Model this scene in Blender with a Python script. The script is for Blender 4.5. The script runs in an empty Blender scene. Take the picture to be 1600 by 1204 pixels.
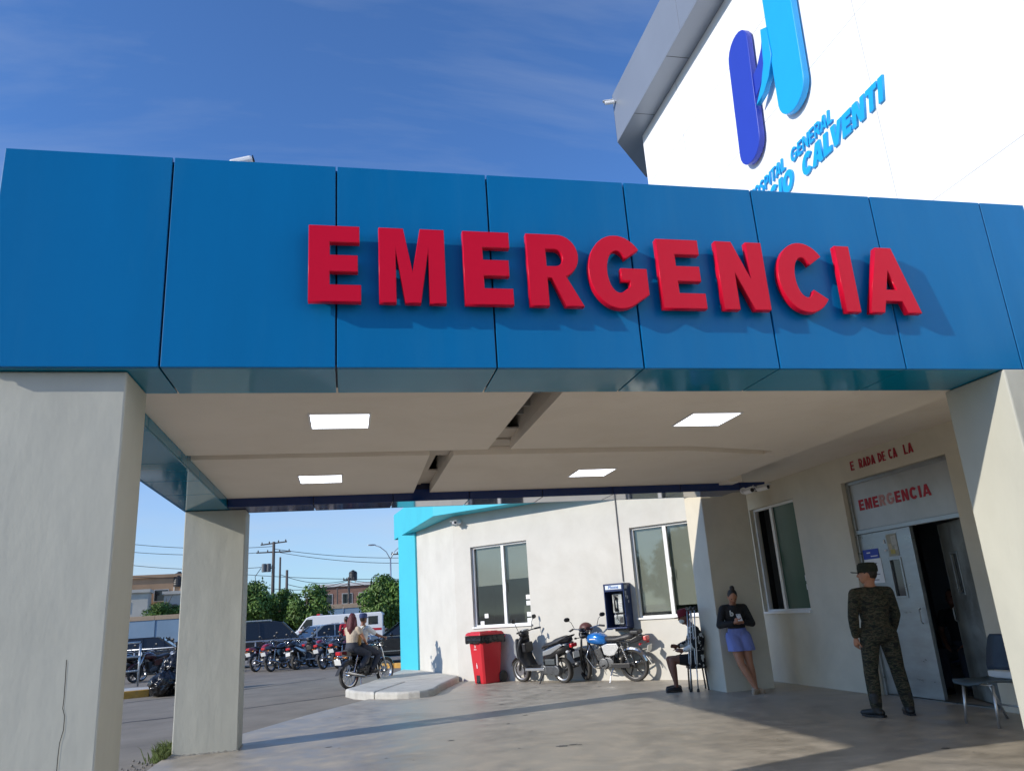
import bpy, bmesh, math, random
from mathutils import Vector, Matrix, Euler
random.seed(7)
PI = math.pi
rad = math.radians
S = bpy.context.scene
COL = S.collection

# ------------------------------------------------------------------ camera, world, sun, exposure
F_PX, YAW, PITCH, ROLL, HC = 1196.98, rad(12.6859), rad(16.525), rad(-3.8009), 1.4176
def cam_axes():
    f = Vector((math.sin(YAW)*math.cos(PITCH), math.cos(YAW)*math.cos(PITCH), math.sin(PITCH)))
    r = Vector((math.cos(YAW), -math.sin(YAW), 0)); u = r.cross(f)
    return r*math.cos(ROLL)+u*math.sin(ROLL), -r*math.sin(ROLL)+u*math.cos(ROLL), f
RX, UX, FX = cam_axes()
cam = bpy.data.cameras.new('camera'); camo = bpy.data.objects.new('camera', cam); COL.objects.link(camo)
cam.sensor_width = 36; cam.lens = F_PX/1600*36; cam.clip_end = 3000; cam.clip_start = .05
m = Matrix((RX, UX, -FX)).transposed().to_4x4(); m.translation = (0, 0, HC); camo.matrix_world = m
S.camera = camo
def at(x, y, dist=None, z=None):
    d = FX + RX*((x-800)/F_PX) - UX*((y-602)/F_PX)
    if z is None: return Vector((0, 0, HC)) + d*(dist/math.hypot(d.x, d.y))
    return Vector((0, 0, HC)) + d*((z-HC)/d.z)

SUN = Vector((1, .265, -.44)).normalized()
W = bpy.data.worlds.new('World'); S.world = W; W.use_nodes = True
nt = W.node_tree; bg = nt.nodes['Background']; bg.inputs['Strength'].default_value = .115
sky = nt.nodes.new('ShaderNodeTexSky'); sky.sky_type = 'NISHITA'; sky.sun_disc = False
sky.sun_elevation = math.asin(-SUN.z); sky.sun_rotation = math.atan2(-SUN.x, -SUN.y)
sky.air_density = 1.0; sky.dust_density = .25; sky.ozone_density = 2.5
tc = nt.nodes.new('ShaderNodeTexCoord'); sep = nt.nodes.new('ShaderNodeSeparateXYZ'); nt.links.new(tc.outputs['Generated'], sep.inputs[0])
def wm(op, a, b):
    n = nt.nodes.new('ShaderNodeMath'); n.operation = op
    for i, v in enumerate((a, b)):
        if isinstance(v, (int, float)): n.inputs[i].default_value = v
        else: nt.links.new(v, n.inputs[i])
    return n.outputs[0]
zz = wm('ADD', wm('MAXIMUM', sep.outputs['Z'], 0.0), .12)
cmb = nt.nodes.new('ShaderNodeCombineXYZ')
nt.links.new(wm('DIVIDE', sep.outputs['X'], zz), cmb.inputs[0]); nt.links.new(wm('DIVIDE', sep.outputs['Y'], zz), cmb.inputs[1])
mp = nt.nodes.new('ShaderNodeMapping'); mp.inputs['Rotation'].default_value = (0, 0, rad(35)); mp.inputs['Scale'].default_value = (.35, 1.2, 1)
nt.links.new(cmb.outputs[0], mp.inputs[0])
nz = nt.nodes.new('ShaderNodeTexNoise'); nz.inputs['Scale'].default_value = 1.5; nz.inputs['Detail'].default_value = 8; nz.inputs['Roughness'].default_value = .58; nz.inputs['Distortion'].default_value = .7
nt.links.new(mp.outputs[0], nz.inputs['Vector'])
rp = nt.nodes.new('ShaderNodeMapRange'); rp.inputs[1].default_value = .42; rp.inputs[2].default_value = .84; rp.inputs[3].default_value = .02; rp.inputs[4].default_value = .52
nt.links.new(nz.outputs[0], rp.inputs[0])
gm = nt.nodes.new('ShaderNodeGamma'); gm.inputs[1].default_value = 1.03; nt.links.new(sky.outputs[0], gm.inputs[0])
tn = nt.nodes.new('ShaderNodeMix'); tn.data_type = 'RGBA'; tn.blend_type = 'MULTIPLY'; tn.inputs[0].default_value = 1; nt.links.new(gm.outputs[0], tn.inputs[6]); tn.inputs[7].default_value = (.74, 1.20, 1.78, 1)
mx = nt.nodes.new('ShaderNodeMix'); mx.data_type = 'RGBA'; nz2 = nt.nodes.new('ShaderNodeTexNoise'); nz2.inputs['Scale'].default_value = 2.6; nz2.inputs['Detail'].default_value = 7
mp2 = nt.nodes.new('ShaderNodeMapping'); mp2.inputs['Scale'].default_value = (1, 1, 5); nt.links.new(tc.outputs['Generated'], mp2.inputs[0]); nt.links.new(mp2.outputs[0], nz2.inputs['Vector'])
el = nt.nodes.new('ShaderNodeMapRange'); el.inputs[1].default_value = .30; el.inputs[2].default_value = .0; el.inputs[4].default_value = 1.0; nt.links.new(sep.outputs['Z'], el.inputs[0])
r2 = nt.nodes.new('ShaderNodeMapRange'); r2.inputs[1].default_value = .35; r2.inputs[2].default_value = .68; r2.inputs[3].default_value = .42; nt.links.new(nz2.outputs[0], r2.inputs[0])
nt.links.new(wm('MAXIMUM', rp.outputs[0], wm('MULTIPLY', el.outputs[0], r2.outputs[0])), mx.inputs[0]); nt.links.new(tn.outputs[2], mx.inputs[6]); mx.inputs[7].default_value = (5.2, 5.7, 6.3, 1)
nt.links.new(mx.outputs[2], bg.inputs['Color'])
sl = bpy.data.lights.new('sun', 'SUN'); sl.energy = 4.2; sl.angle = rad(.5); sl.color = (1, .93, .82)
so = bpy.data.objects.new('sun', sl); COL.objects.link(so); so.rotation_euler = SUN.to_track_quat('-Z', 'Y').to_euler(); so.location = (-20, -5, 20)
S.view_settings.view_transform = 'Standard'; S.view_settings.look = 'None'; S.view_settings.exposure = 0; S.view_settings.gamma = 1
S.cycles.use_denoising = True; S.cycles.max_bounces = 8; S.cycles.diffuse_bounces = 5; S.cycles.sample_clamp_indirect = 8
S.cycles.caustics_reflective = False; S.cycles.caustics_refractive = False

# ------------------------------------------------------------------ materials
MC = {}
def M(name, col=(.5, .5, .5), rough=.6, metal=0., var=.12, scale=3., bump=0., bscale=30., coat=0., stretch=(1, 1, 1), stain=None, stain_amt=.0, stain_scale=.6, spec=.5, rvar=0., emit=0., alpha=1.):
    if name in MC: return MC[name]
    m = bpy.data.materials.new(name); m.use_nodes = True; MC[name] = m
    n = m.node_tree.nodes; l = m.node_tree.links; b = n['Principled BSDF']
    b.inputs['Roughness'].default_value = rough; b.inputs['Metallic'].default_value = metal
    b.inputs['Coat Weight'].default_value = coat; b.inputs['Coat Roughness'].default_value = .06; b.inputs['Specular IOR Level'].default_value = spec
    c = (*col, 1)
    tcn = n.new('ShaderNodeTexCoord'); mpn = n.new('ShaderNodeMapping'); mpn.inputs['Scale'].default_value = stretch
    l.new(tcn.outputs['Object'], mpn.inputs[0])
    out = None
    if var:
        a = n.new('ShaderNodeTexNoise'); a.inputs['Scale'].default_value = scale; a.inputs['Detail'].default_value = 6; a.inputs['Roughness'].default_value = .6
        l.new(mpn.outputs[0], a.inputs['Vector'])
        r = n.new('ShaderNodeValToRGB'); r.color_ramp.elements[0].position = .3; r.color_ramp.elements[1].position = .7
        r.color_ramp.elements[0].color = (*[v*(1-var) for v in col], 1); r.color_ramp.elements[1].color = (*[min(1, v*(1+var)) for v in col], 1)
        l.new(a.outputs[0], r.inputs[0]); out = r.outputs[0]
        if rvar:
            q = n.new('ShaderNodeMapRange'); q.inputs[1].default_value = .3; q.inputs[2].default_value = .7; q.inputs[3].default_value = max(.02, rough-rvar); q.inputs[4].default_value = min(1, rough+rvar)
            l.new(a.outputs[0], q.inputs[0]); l.new(q.outputs[0], b.inputs['Roughness'])
    if stain:
        a = n.new('ShaderNodeTexNoise'); a.inputs['Scale'].default_value = stain_scale; a.inputs['Detail'].default_value = 9; a.inputs['Roughness'].default_value = .68; a.inputs['Distortion'].default_value = .6
        l.new(mpn.outputs[0], a.inputs['Vector'])
        q = n.new('ShaderNodeMapRange'); q.inputs[1].default_value = .48; q.inputs[2].default_value = .74; q.inputs[4].default_value = stain_amt
        l.new(a.outputs[0], q.inputs[0])
        x = n.new('ShaderNodeMix'); x.data_type = 'RGBA'; l.new(q.outputs[0], x.inputs[0])
        if out: l.new(out, x.inputs[6])
        else: x.inputs[6].default_value = c
        x.inputs[7].default_value = (*stain, 1); out = x.outputs[2]
    if out: l.new(out, b.inputs['Base Color'])
    else: b.inputs['Base Color'].default_value = c
    if bump:
        a = n.new('ShaderNodeTexNoise'); a.inputs['Scale'].default_value = bscale; a.inputs['Detail'].default_value = 4
        l.new(mpn.outputs[0], a.inputs['Vector'])
        q = n.new('ShaderNodeBump'); q.inputs['Strength'].default_value = bump; q.inputs['Distance'].default_value = .02
        l.new(a.outputs[0], q.inputs['Height']); l.new(q.outputs[0], b.inputs['Normal'])
    if emit:
        b.inputs['Emission Color'].default_value = c; b.inputs['Emission Strength'].default_value = emit
    return m
def glassmat(name, tint, rough=.03, mixv=.5):
    if name in MC: return MC[name]
    m = bpy.data.materials.new(name); m.use_nodes = True; MC[name] = m
    n = m.node_tree.nodes; l = m.node_tree.links; n.remove(n['Principled BSDF'])
    o = n['Material Output']; t = n.new('ShaderNodeBsdfTransparent'); t.inputs[0].default_value = (*tint, 1)
    g = n.new('ShaderNodeBsdfGlossy'); g.inputs['Roughness'].default_value = rough; g.inputs[0].default_value = (.9, .95, .93, 1)
    fr = n.new('ShaderNodeFresnel'); fr.inputs[0].default_value = 1.5
    ad = n.new('ShaderNodeMath'); ad.operation = 'ADD'; ad.inputs[1].default_value = mixv; ad.use_clamp = True; l.new(fr.outputs[0], ad.inputs[0])
    ge = n.new('ShaderNodeNewGeometry'); iv = n.new('ShaderNodeMath'); iv.operation = 'SUBTRACT'; iv.inputs[0].default_value = 1; l.new(ge.outputs['Backfacing'], iv.inputs[1]); mu = n.new('ShaderNodeMath'); mu.operation = 'MULTIPLY'; l.new(ad.outputs[0], mu.inputs[0]); l.new(iv.outputs[0], mu.inputs[1])
    x = n.new('ShaderNodeMixShader'); l.new(mu.outputs[0], x.inputs[0]); l.new(t.outputs[0], x.inputs[1]); l.new(g.outputs[0], x.inputs[2]); l.new(x.outputs[0], o.inputs[0])
    return m
def multimat(name, cols, scale, rough=.8, bump=0., detail=3, stretch=(1, 1, 1), stops=None):
    """noise in hard patches of several colours (camouflage, prints)"""
    if name in MC: return MC[name]
    m = bpy.data.materials.new(name); m.use_nodes = True; MC[name] = m
    n = m.node_tree.nodes; l = m.node_tree.links; b = n['Principled BSDF']; b.inputs['Roughness'].default_value = rough
    t = n.new('ShaderNodeTexCoord'); mp_ = n.new('ShaderNodeMapping'); mp_.inputs['Scale'].default_value = stretch; l.new(t.outputs['Object'], mp_.inputs[0])
    a = n.new('ShaderNodeTexNoise'); a.inputs['Scale'].default_value = scale; a.inputs['Detail'].default_value = detail; a.inputs['Distortion'].default_value = .8; l.new(mp_.outputs[0], a.inputs['Vector'])
    r = n.new('ShaderNodeValToRGB'); r.color_ramp.interpolation = 'CONSTANT'
    stops = stops or [.0]+[.38+.24*i/(len(cols)-1) for i in range(1, len(cols))]
    while len(r.color_ramp.elements) < len(cols): r.color_ramp.elements.new(.5)
    for i, c in enumerate(cols): r.color_ramp.elements[i].position = stops[i]; r.color_ramp.elements[i].color = (*c, 1)
    l.new(a.outputs[0], r.inputs[0]); l.new(r.outputs[0], b.inputs['Base Color'])
    if bump:
        z = n.new('ShaderNodeTexNoise'); z.inputs['Scale'].default_value = 14; l.new(t.outputs['Object'], z.inputs['Vector'])
        q = n.new('ShaderNodeBump'); q.inputs['Strength'].default_value = bump; q.inputs['Distance'].default_value = .02; l.new(z.outputs[0], q.inputs['Height']); l.new(q.outputs[0], b.inputs['Normal'])
    return m

asphalt = M('asphalt', (.235, .203, .162), .9, var=.16, scale=1.3, bump=.35, bscale=160, stain=(.32, .28, .225), stain_amt=.65, stain_scale=.28)
concrete = M('concrete_floor', (.40, .355, .29), .46, spec=.3, var=.26, scale=3.4, bump=.06, bscale=60, stain=(.21, .185, .15), stain_amt=.7, stain_scale=.9, rvar=.16)
kerbmat = M('kerb_concrete', (.52, .50, .45), .8, var=.15, scale=3, bump=.3, bscale=40, stain=(.3, .28, .25), stain_amt=.5, stain_scale=2)
yellowk = M('kerb_yellow', (.55, .30, .05), .75, var=.2, scale=6, bump=.25, bscale=30, stain=(.3, .22, .12), stain_amt=.6, stain_scale=4)
plaster = M('column_plaster', (.47, .465, .40), .72, var=.06, scale=1.2, bump=.5, bscale=2.6, stretch=(1.5, 1.5, .6), stain=(.36, .36, .32), stain_amt=.35, stain_scale=1.4)
wallp = M('wall_plaster', (.60, .58, .53), .8, var=.06, scale=1.4, bump=.22, bscale=7, stain=(.5, .47, .41), stain_amt=.45, stain_scale=1.1)
wallen = M('entrance_plaster', (.66, .61, .50), .8, var=.07, scale=1.2, bump=.22, bscale=7, stain=(.52, .49, .40), stain_amt=.5, stain_scale=.9)
wallw = M('white_wall_paint', (.86, .86, .87), .55, var=.02, scale=.8, bump=.03, bscale=3)
ceil = M('ceiling_paint', (.80, .73, .645), .85, var=.04, scale=.8, stain=(.66, .575, .47), stain_amt=.4, stain_scale=.7)
ceilg = M('ceiling_groove', (.55, .50, .44), .85, var=.05, scale=2)
dark = M('dark_void', (.02, .02, .022), .9, var=.3, scale=3)
blue = M('fascia_blue', (.002, .148, .37), .3, var=.05, scale=.9, spec=.14, bump=.10, bscale=1.6, stain=(.02, .175, .38), stain_amt=.35, stain_scale=1.1, stretch=(2.5, 2.5, .35))
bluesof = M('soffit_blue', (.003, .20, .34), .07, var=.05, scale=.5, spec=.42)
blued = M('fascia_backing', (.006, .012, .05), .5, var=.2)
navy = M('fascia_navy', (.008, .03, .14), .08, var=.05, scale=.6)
greyc = M('eave_cladding', (.25, .28, .33), .38, metal=.25, var=.05, scale=.7)
cyan = M('cyan_paint', (.05, .49, .62), .6, var=.05, scale=1.2, bump=.06, bscale=8)
redl = M('red_acrylic', (.60, .005, .03), .28, var=.03, scale=2, spec=.16)
redf = M('red_vinyl', (.42, .02, .04), .6, var=.15, scale=9)
redfade = M('red_vinyl_faded', (.52, .27, .27), .7, var=.25, scale=14)
alu = M('white_aluminium', (.78, .78, .77), .4, var=.04)
metal = M('galvanised_steel', (.55, .56, .57), .35, metal=.8, var=.1, scale=8)
steel = M('brushed_steel', (.33, .34, .33), .36, metal=.7, var=.2, scale=2.2, stretch=(1, 1, 3), bump=.04, bscale=5, stain=(.3, .3, .28), stain_amt=.5, stain_scale=2.4, rvar=.12)
dsteel = M('dirty_steel', (.27, .28, .26), .5, metal=.5, var=.3, scale=3, stain=(.10, .09, .07), stain_amt=.8, stain_scale=2.2, rvar=.15)
chrome = M('chrome', (.5, .5, .51), .16, metal=1, var=0)
blackp = M('black_plastic', (.014, .014, .016), .42, var=.25, scale=9)
blackg = M('black_gloss_paint', (.010, .011, .014), .16, var=.1, coat=.6)
rubber = M('tyre_rubber', (.05, .047, .043), .85, var=.3, scale=9, bump=.2, bscale=60)
engine = M('engine_alloy', (.13, .133, .137), .42, metal=.7, var=.25, scale=12)
seatm = M('seat_vinyl', (.03, .03, .033), .45, var=.2, bump=.15, bscale=50)
silverp = M('silver_paint', (.42, .43, .44), .25, metal=.5, var=.05, coat=.4)
bluep = M('tank_blue', (.012, .17, .55), .18, metal=.25, var=.05, coat=.7)
redp = M('bike_red', (.30, .015, .03), .22, var=.1, coat=.6)
redlens = M('red_lens', (.5, .01, .015), .15, var=.05, coat=.5)
amber = M('amber_lens', (.6, .2, .02), .2, var=.05)
clearl = M('clear_lens', (.7, .72, .72), .1, var=.05, spec=.8)
platew = M('number_plate_white', (.75, .75, .72), .5, var=.06)
binred = M('bin_red', (.56, .02, .03), .38, var=.06, scale=3, bump=.03, bscale=20)
bagm = M('bin_bag_black', (.012, .012, .014), .24, var=.2, bump=1.0, bscale=9, stretch=(1, 1, .7))
phoneb = M('payphone_blue', (.012, .028, .10), .32, var=.12, coat=.2)
white = M('white_plain', (.8, .8, .8), .5, var=.03)
lamp = M('lit_diffuser', (.86, .91, 1.0), .5, var=0, emit=3.2)
glass = glassmat('window_glass', (.76, .78, .76), mixv=.06)
glassg = M('green_glass', (.05, .115, .08), .3, spec=.2, var=.1, scale=2, stretch=(1, 1, .3))
cglass = M('car_glass', (.012, .014, .017), .06, var=.05, spec=.7)
blind = M('roller_blind', (.50, .50, .46), .8, var=.04, scale=2)
skin1 = M('skin_tan', (.46, .21, .12), .5, var=.07, scale=12)
skin2 = M('skin_brown', (.19, .078, .048), .5, var=.08, scale=12)
hairm = M('hair_dark', (.02, .013, .009), .5, var=.4, scale=40, stretch=(3, 3, .6), bump=.5, bscale=60)
hairr = M('hair_red', (.10, .012, .015), .5, var=.35, scale=30, stretch=(3, 3, .5), bump=.5, bscale=60)
eyem = M('eye', (.03, .02, .015), .2, var=0)
lipm = M('lips', (.25, .08, .06), .45, var=.05)
blackcl = M('cloth_black', (.016, .016, .018), .85, var=.2, bump=.5, bscale=14)
peri = M('cloth_periwinkle', (.22, .27, .62), .85, var=.08, bump=.5, bscale=14)
camo = multimat('cloth_camo', [(.009, .010, .008), (.024, .030, .016), (.075, .066, .04), (.04, .027, .016), (.016, .021, .012)], 15, .9, .5, 3, (1, 1, 2.2), [0, .42, .5, .56, .62])
printm = multimat('cloth_print', [(.014, .014, .016), (.7, .7, .68)], 6.5, .85, .4, 2, (1, 1, 1.3), [0, .54])
jeans = M('cloth_dark_jeans', (.03, .035, .05), .85, var=.2, bump=.4, bscale=14)
beige = M('cloth_beige', (.52, .43, .32), .85, var=.08, bump=.5, bscale=14)
tan = M('bag_tan', (.45, .27, .09), .7, var=.1, bump=.3, bscale=20)
whitecl = M('cloth_white', (.66, .68, .66), .85, var=.05, bump=.5, bscale=14)
redcl = M('cloth_red', (.45, .02, .04), .85, var=.1, bump=.5, bscale=14)
capr = M('cap_red', (.17, .012, .025), .85, var=.15)
capb = M('cap_blue', (.03, .05, .14), .85, var=.1)
sandal = M('sandal_beige', (.42, .33, .24), .7, var=.1)
boot = M('boot_black', (.012, .012, .012), .5, var=.2, bump=.2, bscale=40)

# ------------------------------------------------------------------ mesh helpers
def fr(v): return Vector(v)
class MB:
    def __init__(s): s.b = bmesh.new()
    def face(s, pts):
        try: return s.b.faces.new([s.b.verts.new(p) for p in pts])
        except ValueError: return None
    def box(s, x0, x1, y0, y1, z0, z1, mat=None):
        v = [s.b.verts.new(p) for p in ((x0,y0,z0),(x1,y0,z0),(x1,y1,z0),(x0,y1,z0),(x0,y0,z1),(x1,y0,z1),(x1,y1,z1),(x0,y1,z1))]
        if mat is not None:
            for q in v: q.co = mat @ q.co
        for f in ((3,2,1,0),(4,5,6,7),(0,1,5,4),(1,2,6,5),(2,3,7,6),(3,0,4,7)): s.b.faces.new([v[i] for i in f])
        return s
    def bar(s, a, b, w, h, up=(0, 0, 1)):
        a, b = Vector(a), Vector(b); d = b-a; L = d.length; d = d/L; up = Vector(up)
        if abs(d.dot(up)) > .98: up = Vector((1, 0, 0))
        y = up.cross(d).normalized(); z = d.cross(y)
        mt = Matrix((d, y, z)).transposed().to_4x4(); mt.translation = a
        return s.box(0, L, -w/2, w/2, -h/2, h/2, mt)
    def rings(s, R, cap=True):
        vs = [[s.b.verts.new(p) for p in r] for r in R]; n = len(vs[0])
        for a, b in zip(vs, vs[1:]):
            for i in range(n): s.b.faces.new((a[i], a[(i+1) % n], b[(i+1) % n], b[i]))
        if cap: s.b.faces.new(vs[0][::-1]); s.b.faces.new(vs[-1])
        return s
    def tube(s, pts, r, n=8, sy=1., closed=False):
        pts = [Vector(p) for p in pts]; k = len(pts); rr = r if isinstance(r, (list, tuple)) else [r]*k
        R = []; up = None
        for i, p in enumerate(pts):
            if closed: d = pts[(i+1) % k]-pts[i-1]
            else: d = (pts[min(i+1, k-1)]-pts[max(i-1, 0)])
            d.normalize()
            if up is None: up = Vector((0, 0, 1)) if abs(d.z) < .9 else Vector((0, 1, 0))
            x = up.cross(d).normalized(); up = d.cross(x).normalized()
            R.append([p+(x*math.cos(2*PI*j/n)+up*math.sin(2*PI*j/n)*sy)*rr[i] for j in range(n)])
        if closed: R.append(R[0]); return s.rings(R, False)
        return s.rings(R)
    def limb(s, pts, rr, n=12):
        """tube with rounded ends"""
        pts = [Vector(p) for p in pts]; d0 = (pts[0]-pts[1]).normalized(); d1 = (pts[-1]-pts[-2]).normalized()
        P = [pts[0]+d0*rr[0]*.95, pts[0]+d0*rr[0]*.6]+pts+[pts[-1]+d1*rr[-1]*.6, pts[-1]+d1*rr[-1]*.95]
        return s.tube(P, [rr[0]*.3, rr[0]*.8]+list(rr)+[rr[-1]*.8, rr[-1]*.3], n)
    def ell(s, c, r, n=14, k=9, mat=None):
        R = []
        for i in range(1, k):
            t = PI*i/k; R.append([Vector((r[0]*math.sin(t)*math.cos(2*PI*j/n), r[1]*math.sin(t)*math.sin(2*PI*j/n), -r[2]*math.cos(t))) for j in range(n)])
        R = [[(mat @ p if mat else p)+Vector(c) for p in q] for q in R]
        return s.rings(R)
    def lathe(s, prof, c=(0, 0, 0), axis='z', n=24, closed=False):
        """prof: (radius, along) pairs"""
        R = []
        for r, h in prof:
            q = []
            for j in range(n):
                a = 2*PI*j/n; x, y = r*math.cos(a), r*math.sin(a)
                q.append(Vector((x, y, h) if axis == 'z' else (x, h, y) if axis == 'y' else (h, x, y))+Vector(c))
            R.append(q)
        if closed: R.append(R[0]); return s.rings(R, False)
        return s.rings(R)
    def prism(s, poly, a0, a1, axis='y'):
        """poly in the plane across axis, extruded a0..a1.  y:(x,z)  z:(x,y)  x:(y,z)"""
        f = {'y': lambda p, a: (p[0], a, p[1]), 'z': lambda p, a: (p[0], p[1], a), 'x': lambda p, a: (a, p[0], p[1])}[axis]
        A = [s.b.verts.new(f(p, a0)) for p in poly]; B = [s.b.verts.new(f(p, a1)) for p in poly]; n = len(poly)
        s.b.faces.new(A[::-1]); s.b.faces.new(B)
        for i in range(n): s.b.faces.new((A[i], A[(i+1) % n], B[(i+1) % n], B[i]))
        return s
    def build(s, name, mat, parent=None, smooth=False, bevel=0, seg=2, remesh=0, sub=0, ang=None):
        bmesh.ops.recalc_face_normals(s.b, faces=s.b.faces)
        me = bpy.data.meshes.new(name); s.b.to_mesh(me); s.b.free()
        me.materials.append(mat)
        if smooth:
            me.polygons.foreach_set('use_smooth', [True]*len(me.polygons))
        o = bpy.data.objects.new(name, me); COL.objects.link(o)
        if parent: o.parent = parent
        if remesh:
            d = o.modifiers.new('remesh', 'REMESH'); d.mode = 'VOXEL'; d.voxel_size = remesh; d.use_smooth_shade = True
            d = o.modifiers.new('smooth', 'SMOOTH'); d.factor = .5; d.iterations = 4
        if bevel:
            d = o.modifiers.new('bevel', 'BEVEL'); d.width = bevel; d.segments = seg; d.limit_method = 'ANGLE'; d.angle_limit = rad(40)
        if sub:
            d = o.modifiers.new('sub', 'SUBSURF'); d.levels = sub; d.render_levels = sub
        return o
def tag(o, label, cat, group=None, kind=None):
    if label: o['label'] = label
    if cat: o['category'] = cat
    if group: o['group'] = group
    if kind: o['kind'] = kind
    return o
def struct(o): o['kind'] = 'structure'; return o
def empty(name, loc=(0, 0, 0), rz=0., label=None, cat=None, group=None, rx=0., ry=0.):
    o = bpy.data.objects.new(name, None); COL.objects.link(o); o.location = loc; o.rotation_euler = (rx, ry, rz); o.empty_display_size = .2
    return tag(o, label, cat, group)
def box(name, mat, parent, *a, bevel=0, smooth=False): return MB().box(*a).build(name, mat, parent, bevel=bevel, smooth=smooth)
def copy_tree(o, parent=None):
    c = o.copy(); COL.objects.link(c); c.parent = parent
    for ch in o.children: copy_tree(ch, c)
    return c
def curve_mesh(name, polys, mat, parent, depth, bevel=0., loc=(0, 0, 0), rot=(PI/2, 0, 0)):
    cu = bpy.data.curves.new(name, 'CURVE'); cu.dimensions = '2D'; cu.fill_mode = 'BOTH'; cu.extrude = depth/2-bevel; cu.bevel_depth = bevel; cu.bevel_resolution = 2; cu.offset = -bevel
    for p in polys:
        s = cu.splines.new('POLY'); s.points.add(len(p)-1); s.use_cyclic_u = True
        for q, c in zip(s.points, p): q.co = (c[0], c[1], 0, 1)
    return _cv(cu, name, mat, parent, loc, rot)
def text_mesh(name, txt, mat, parent, size, depth, loc, rot, shear=0., offset=0., width=None, align='LEFT'):
    cu = bpy.data.curves.new(name, 'FONT'); cu.body = txt; cu.size = size; cu.extrude = depth/2; cu.shear = shear; cu.offset = offset; cu.align_x = align; cu.resolution_u = 6
    o = _cv(cu, name, mat, parent, loc, rot)
    xs = [v.co.x for v in o.data.vertices]
    if width:
        k = width/(max(xs)-min(xs)); x0 = min(xs)
        for v in o.data.vertices: v.co.x = (v.co.x-x0)*k
    return o
def _cv(cu, name, mat, parent, loc, rot):
    t = bpy.data.objects.new('tmp', cu); COL.objects.link(t)
    dg = bpy.context.evaluated_depsgraph_get(); me = bpy.data.meshes.new_from_object(t.evaluated_get(dg)); me.name = name
    bpy.data.objects.remove(t); bpy.data.curves.remove(cu)
    me.materials.clear(); me.materials.append(mat)
    o = bpy.data.objects.new(name, me); COL.objects.link(o); o.parent = parent; o.location = loc; o.rotation_euler = rot
    return o
def wall_sheet(mb, x0, x1, z0, z1, holes, reveal=.14, y=0.):
    """wall face at y with rectangular holes (x0,x1,z0,z1) and reveals going to y+reveal"""
    xs = sorted({x0, x1, *[h[i] for h in holes for i in (0, 1)]}); zs = sorted({z0, z1, *[h[i] for h in holes for i in (2, 3)]})
    for a, b in zip(xs, xs[1:]):
        for c, d in zip(zs, zs[1:]):
            if any(h[0] <= a and b <= h[1] and h[2] <= c and d <= h[3] for h in holes): continue
            mb.face([(a, y, c), (b, y, c), (b, y, d), (a, y, d)])
    bmesh.ops.remove_doubles(mb.b, verts=mb.b.verts, dist=1e-4)
    for a, b, c, d in holes:
        r = y+reveal
        mb.face([(a, y, c), (a, r, c), (a, r, d), (a, y, d)]); mb.face([(b, y, c), (b, y, d), (b, r, d), (b, r, c)])
        mb.face([(a, y, d), (a, r, d), (b, r, d), (b, y, d)]); mb.face([(a, y, c), (b, y, c), (b, r, c), (a, r, c)])
    return mb

# ------------------------------------------------------------------ ground
RZ = -.03
g = MB(); g.face([(-1500, -1500, RZ), (1500, -1500, RZ), (1500, 1500, RZ), (-1500, 1500, RZ)]); struct(g.build('road', asphalt))
struct(MB().prism([(-2.2, -9), (12, -9), (12, 13.4), (7.6, 13.3), (2.6, 18.95), (1.75, 18.7), (.72, 16.93), (-.67, 14.44), (-1.49, 12.68), (-2.2, 11.55)], -.4, 0, 'z').build('forecourt_floor', concrete, bevel=.01))
# worn joint across the road and thin cracks
g = MB()
for pts in ([(-9, 13.2), (-3.91, 16.2), (-2.0, 16.93), (.79, 18.5), (4, 20)], [(-14, 19.5), (-6, 20.6), (-2.5, 22.4), (-.3, 24.5)]):
    L = []
    for i in range(len(pts)-1):
        for k in range(8): t = k/8; L.append((pts[i][0]*(1-t)+pts[i+1][0]*t+random.uniform(-.05, .05), pts[i][1]*(1-t)+pts[i+1][1]*t+random.uniform(-.05, .05)))
    for a, b in zip(L, L[1:]):
        w = random.uniform(.025, .06); g.face([(a[0], a[1]-w, RZ+.004), (b[0], b[1]-w, RZ+.004), (b[0], b[1]+w, RZ+.004), (a[0], a[1]+w, RZ+.004)])
struct(g.build('road_joint', M('road_tar', (.075, .07, .065), .85, var=.2)))
rs = random.Random(11); g = MB()
def blot(x, y, r, z=.003):
    n = 22; g.face([(x+r*(1+.6*rs.uniform(-.5, .5))*math.cos(2*PI*k/n)*1.4, y+r*(1+.6*rs.uniform(-.5, .5))*math.sin(2*PI*k/n), z) for k in range(n)])
q = at(878, 1165, z=0); blot(q.x, q.y, .05); blot(q.x+.13, q.y+.02, .035); blot(q.x+.2, q.y-.03, .02)
for k in range(26): blot(rs.uniform(-1.5, 5.5), rs.uniform(6.2, 15), rs.choice((.008, .012, .018, .03)))
struct(g.build('oil_stain', M('oil_stain', (.10, .09, .078), .5, var=.3, scale=20)))
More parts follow.
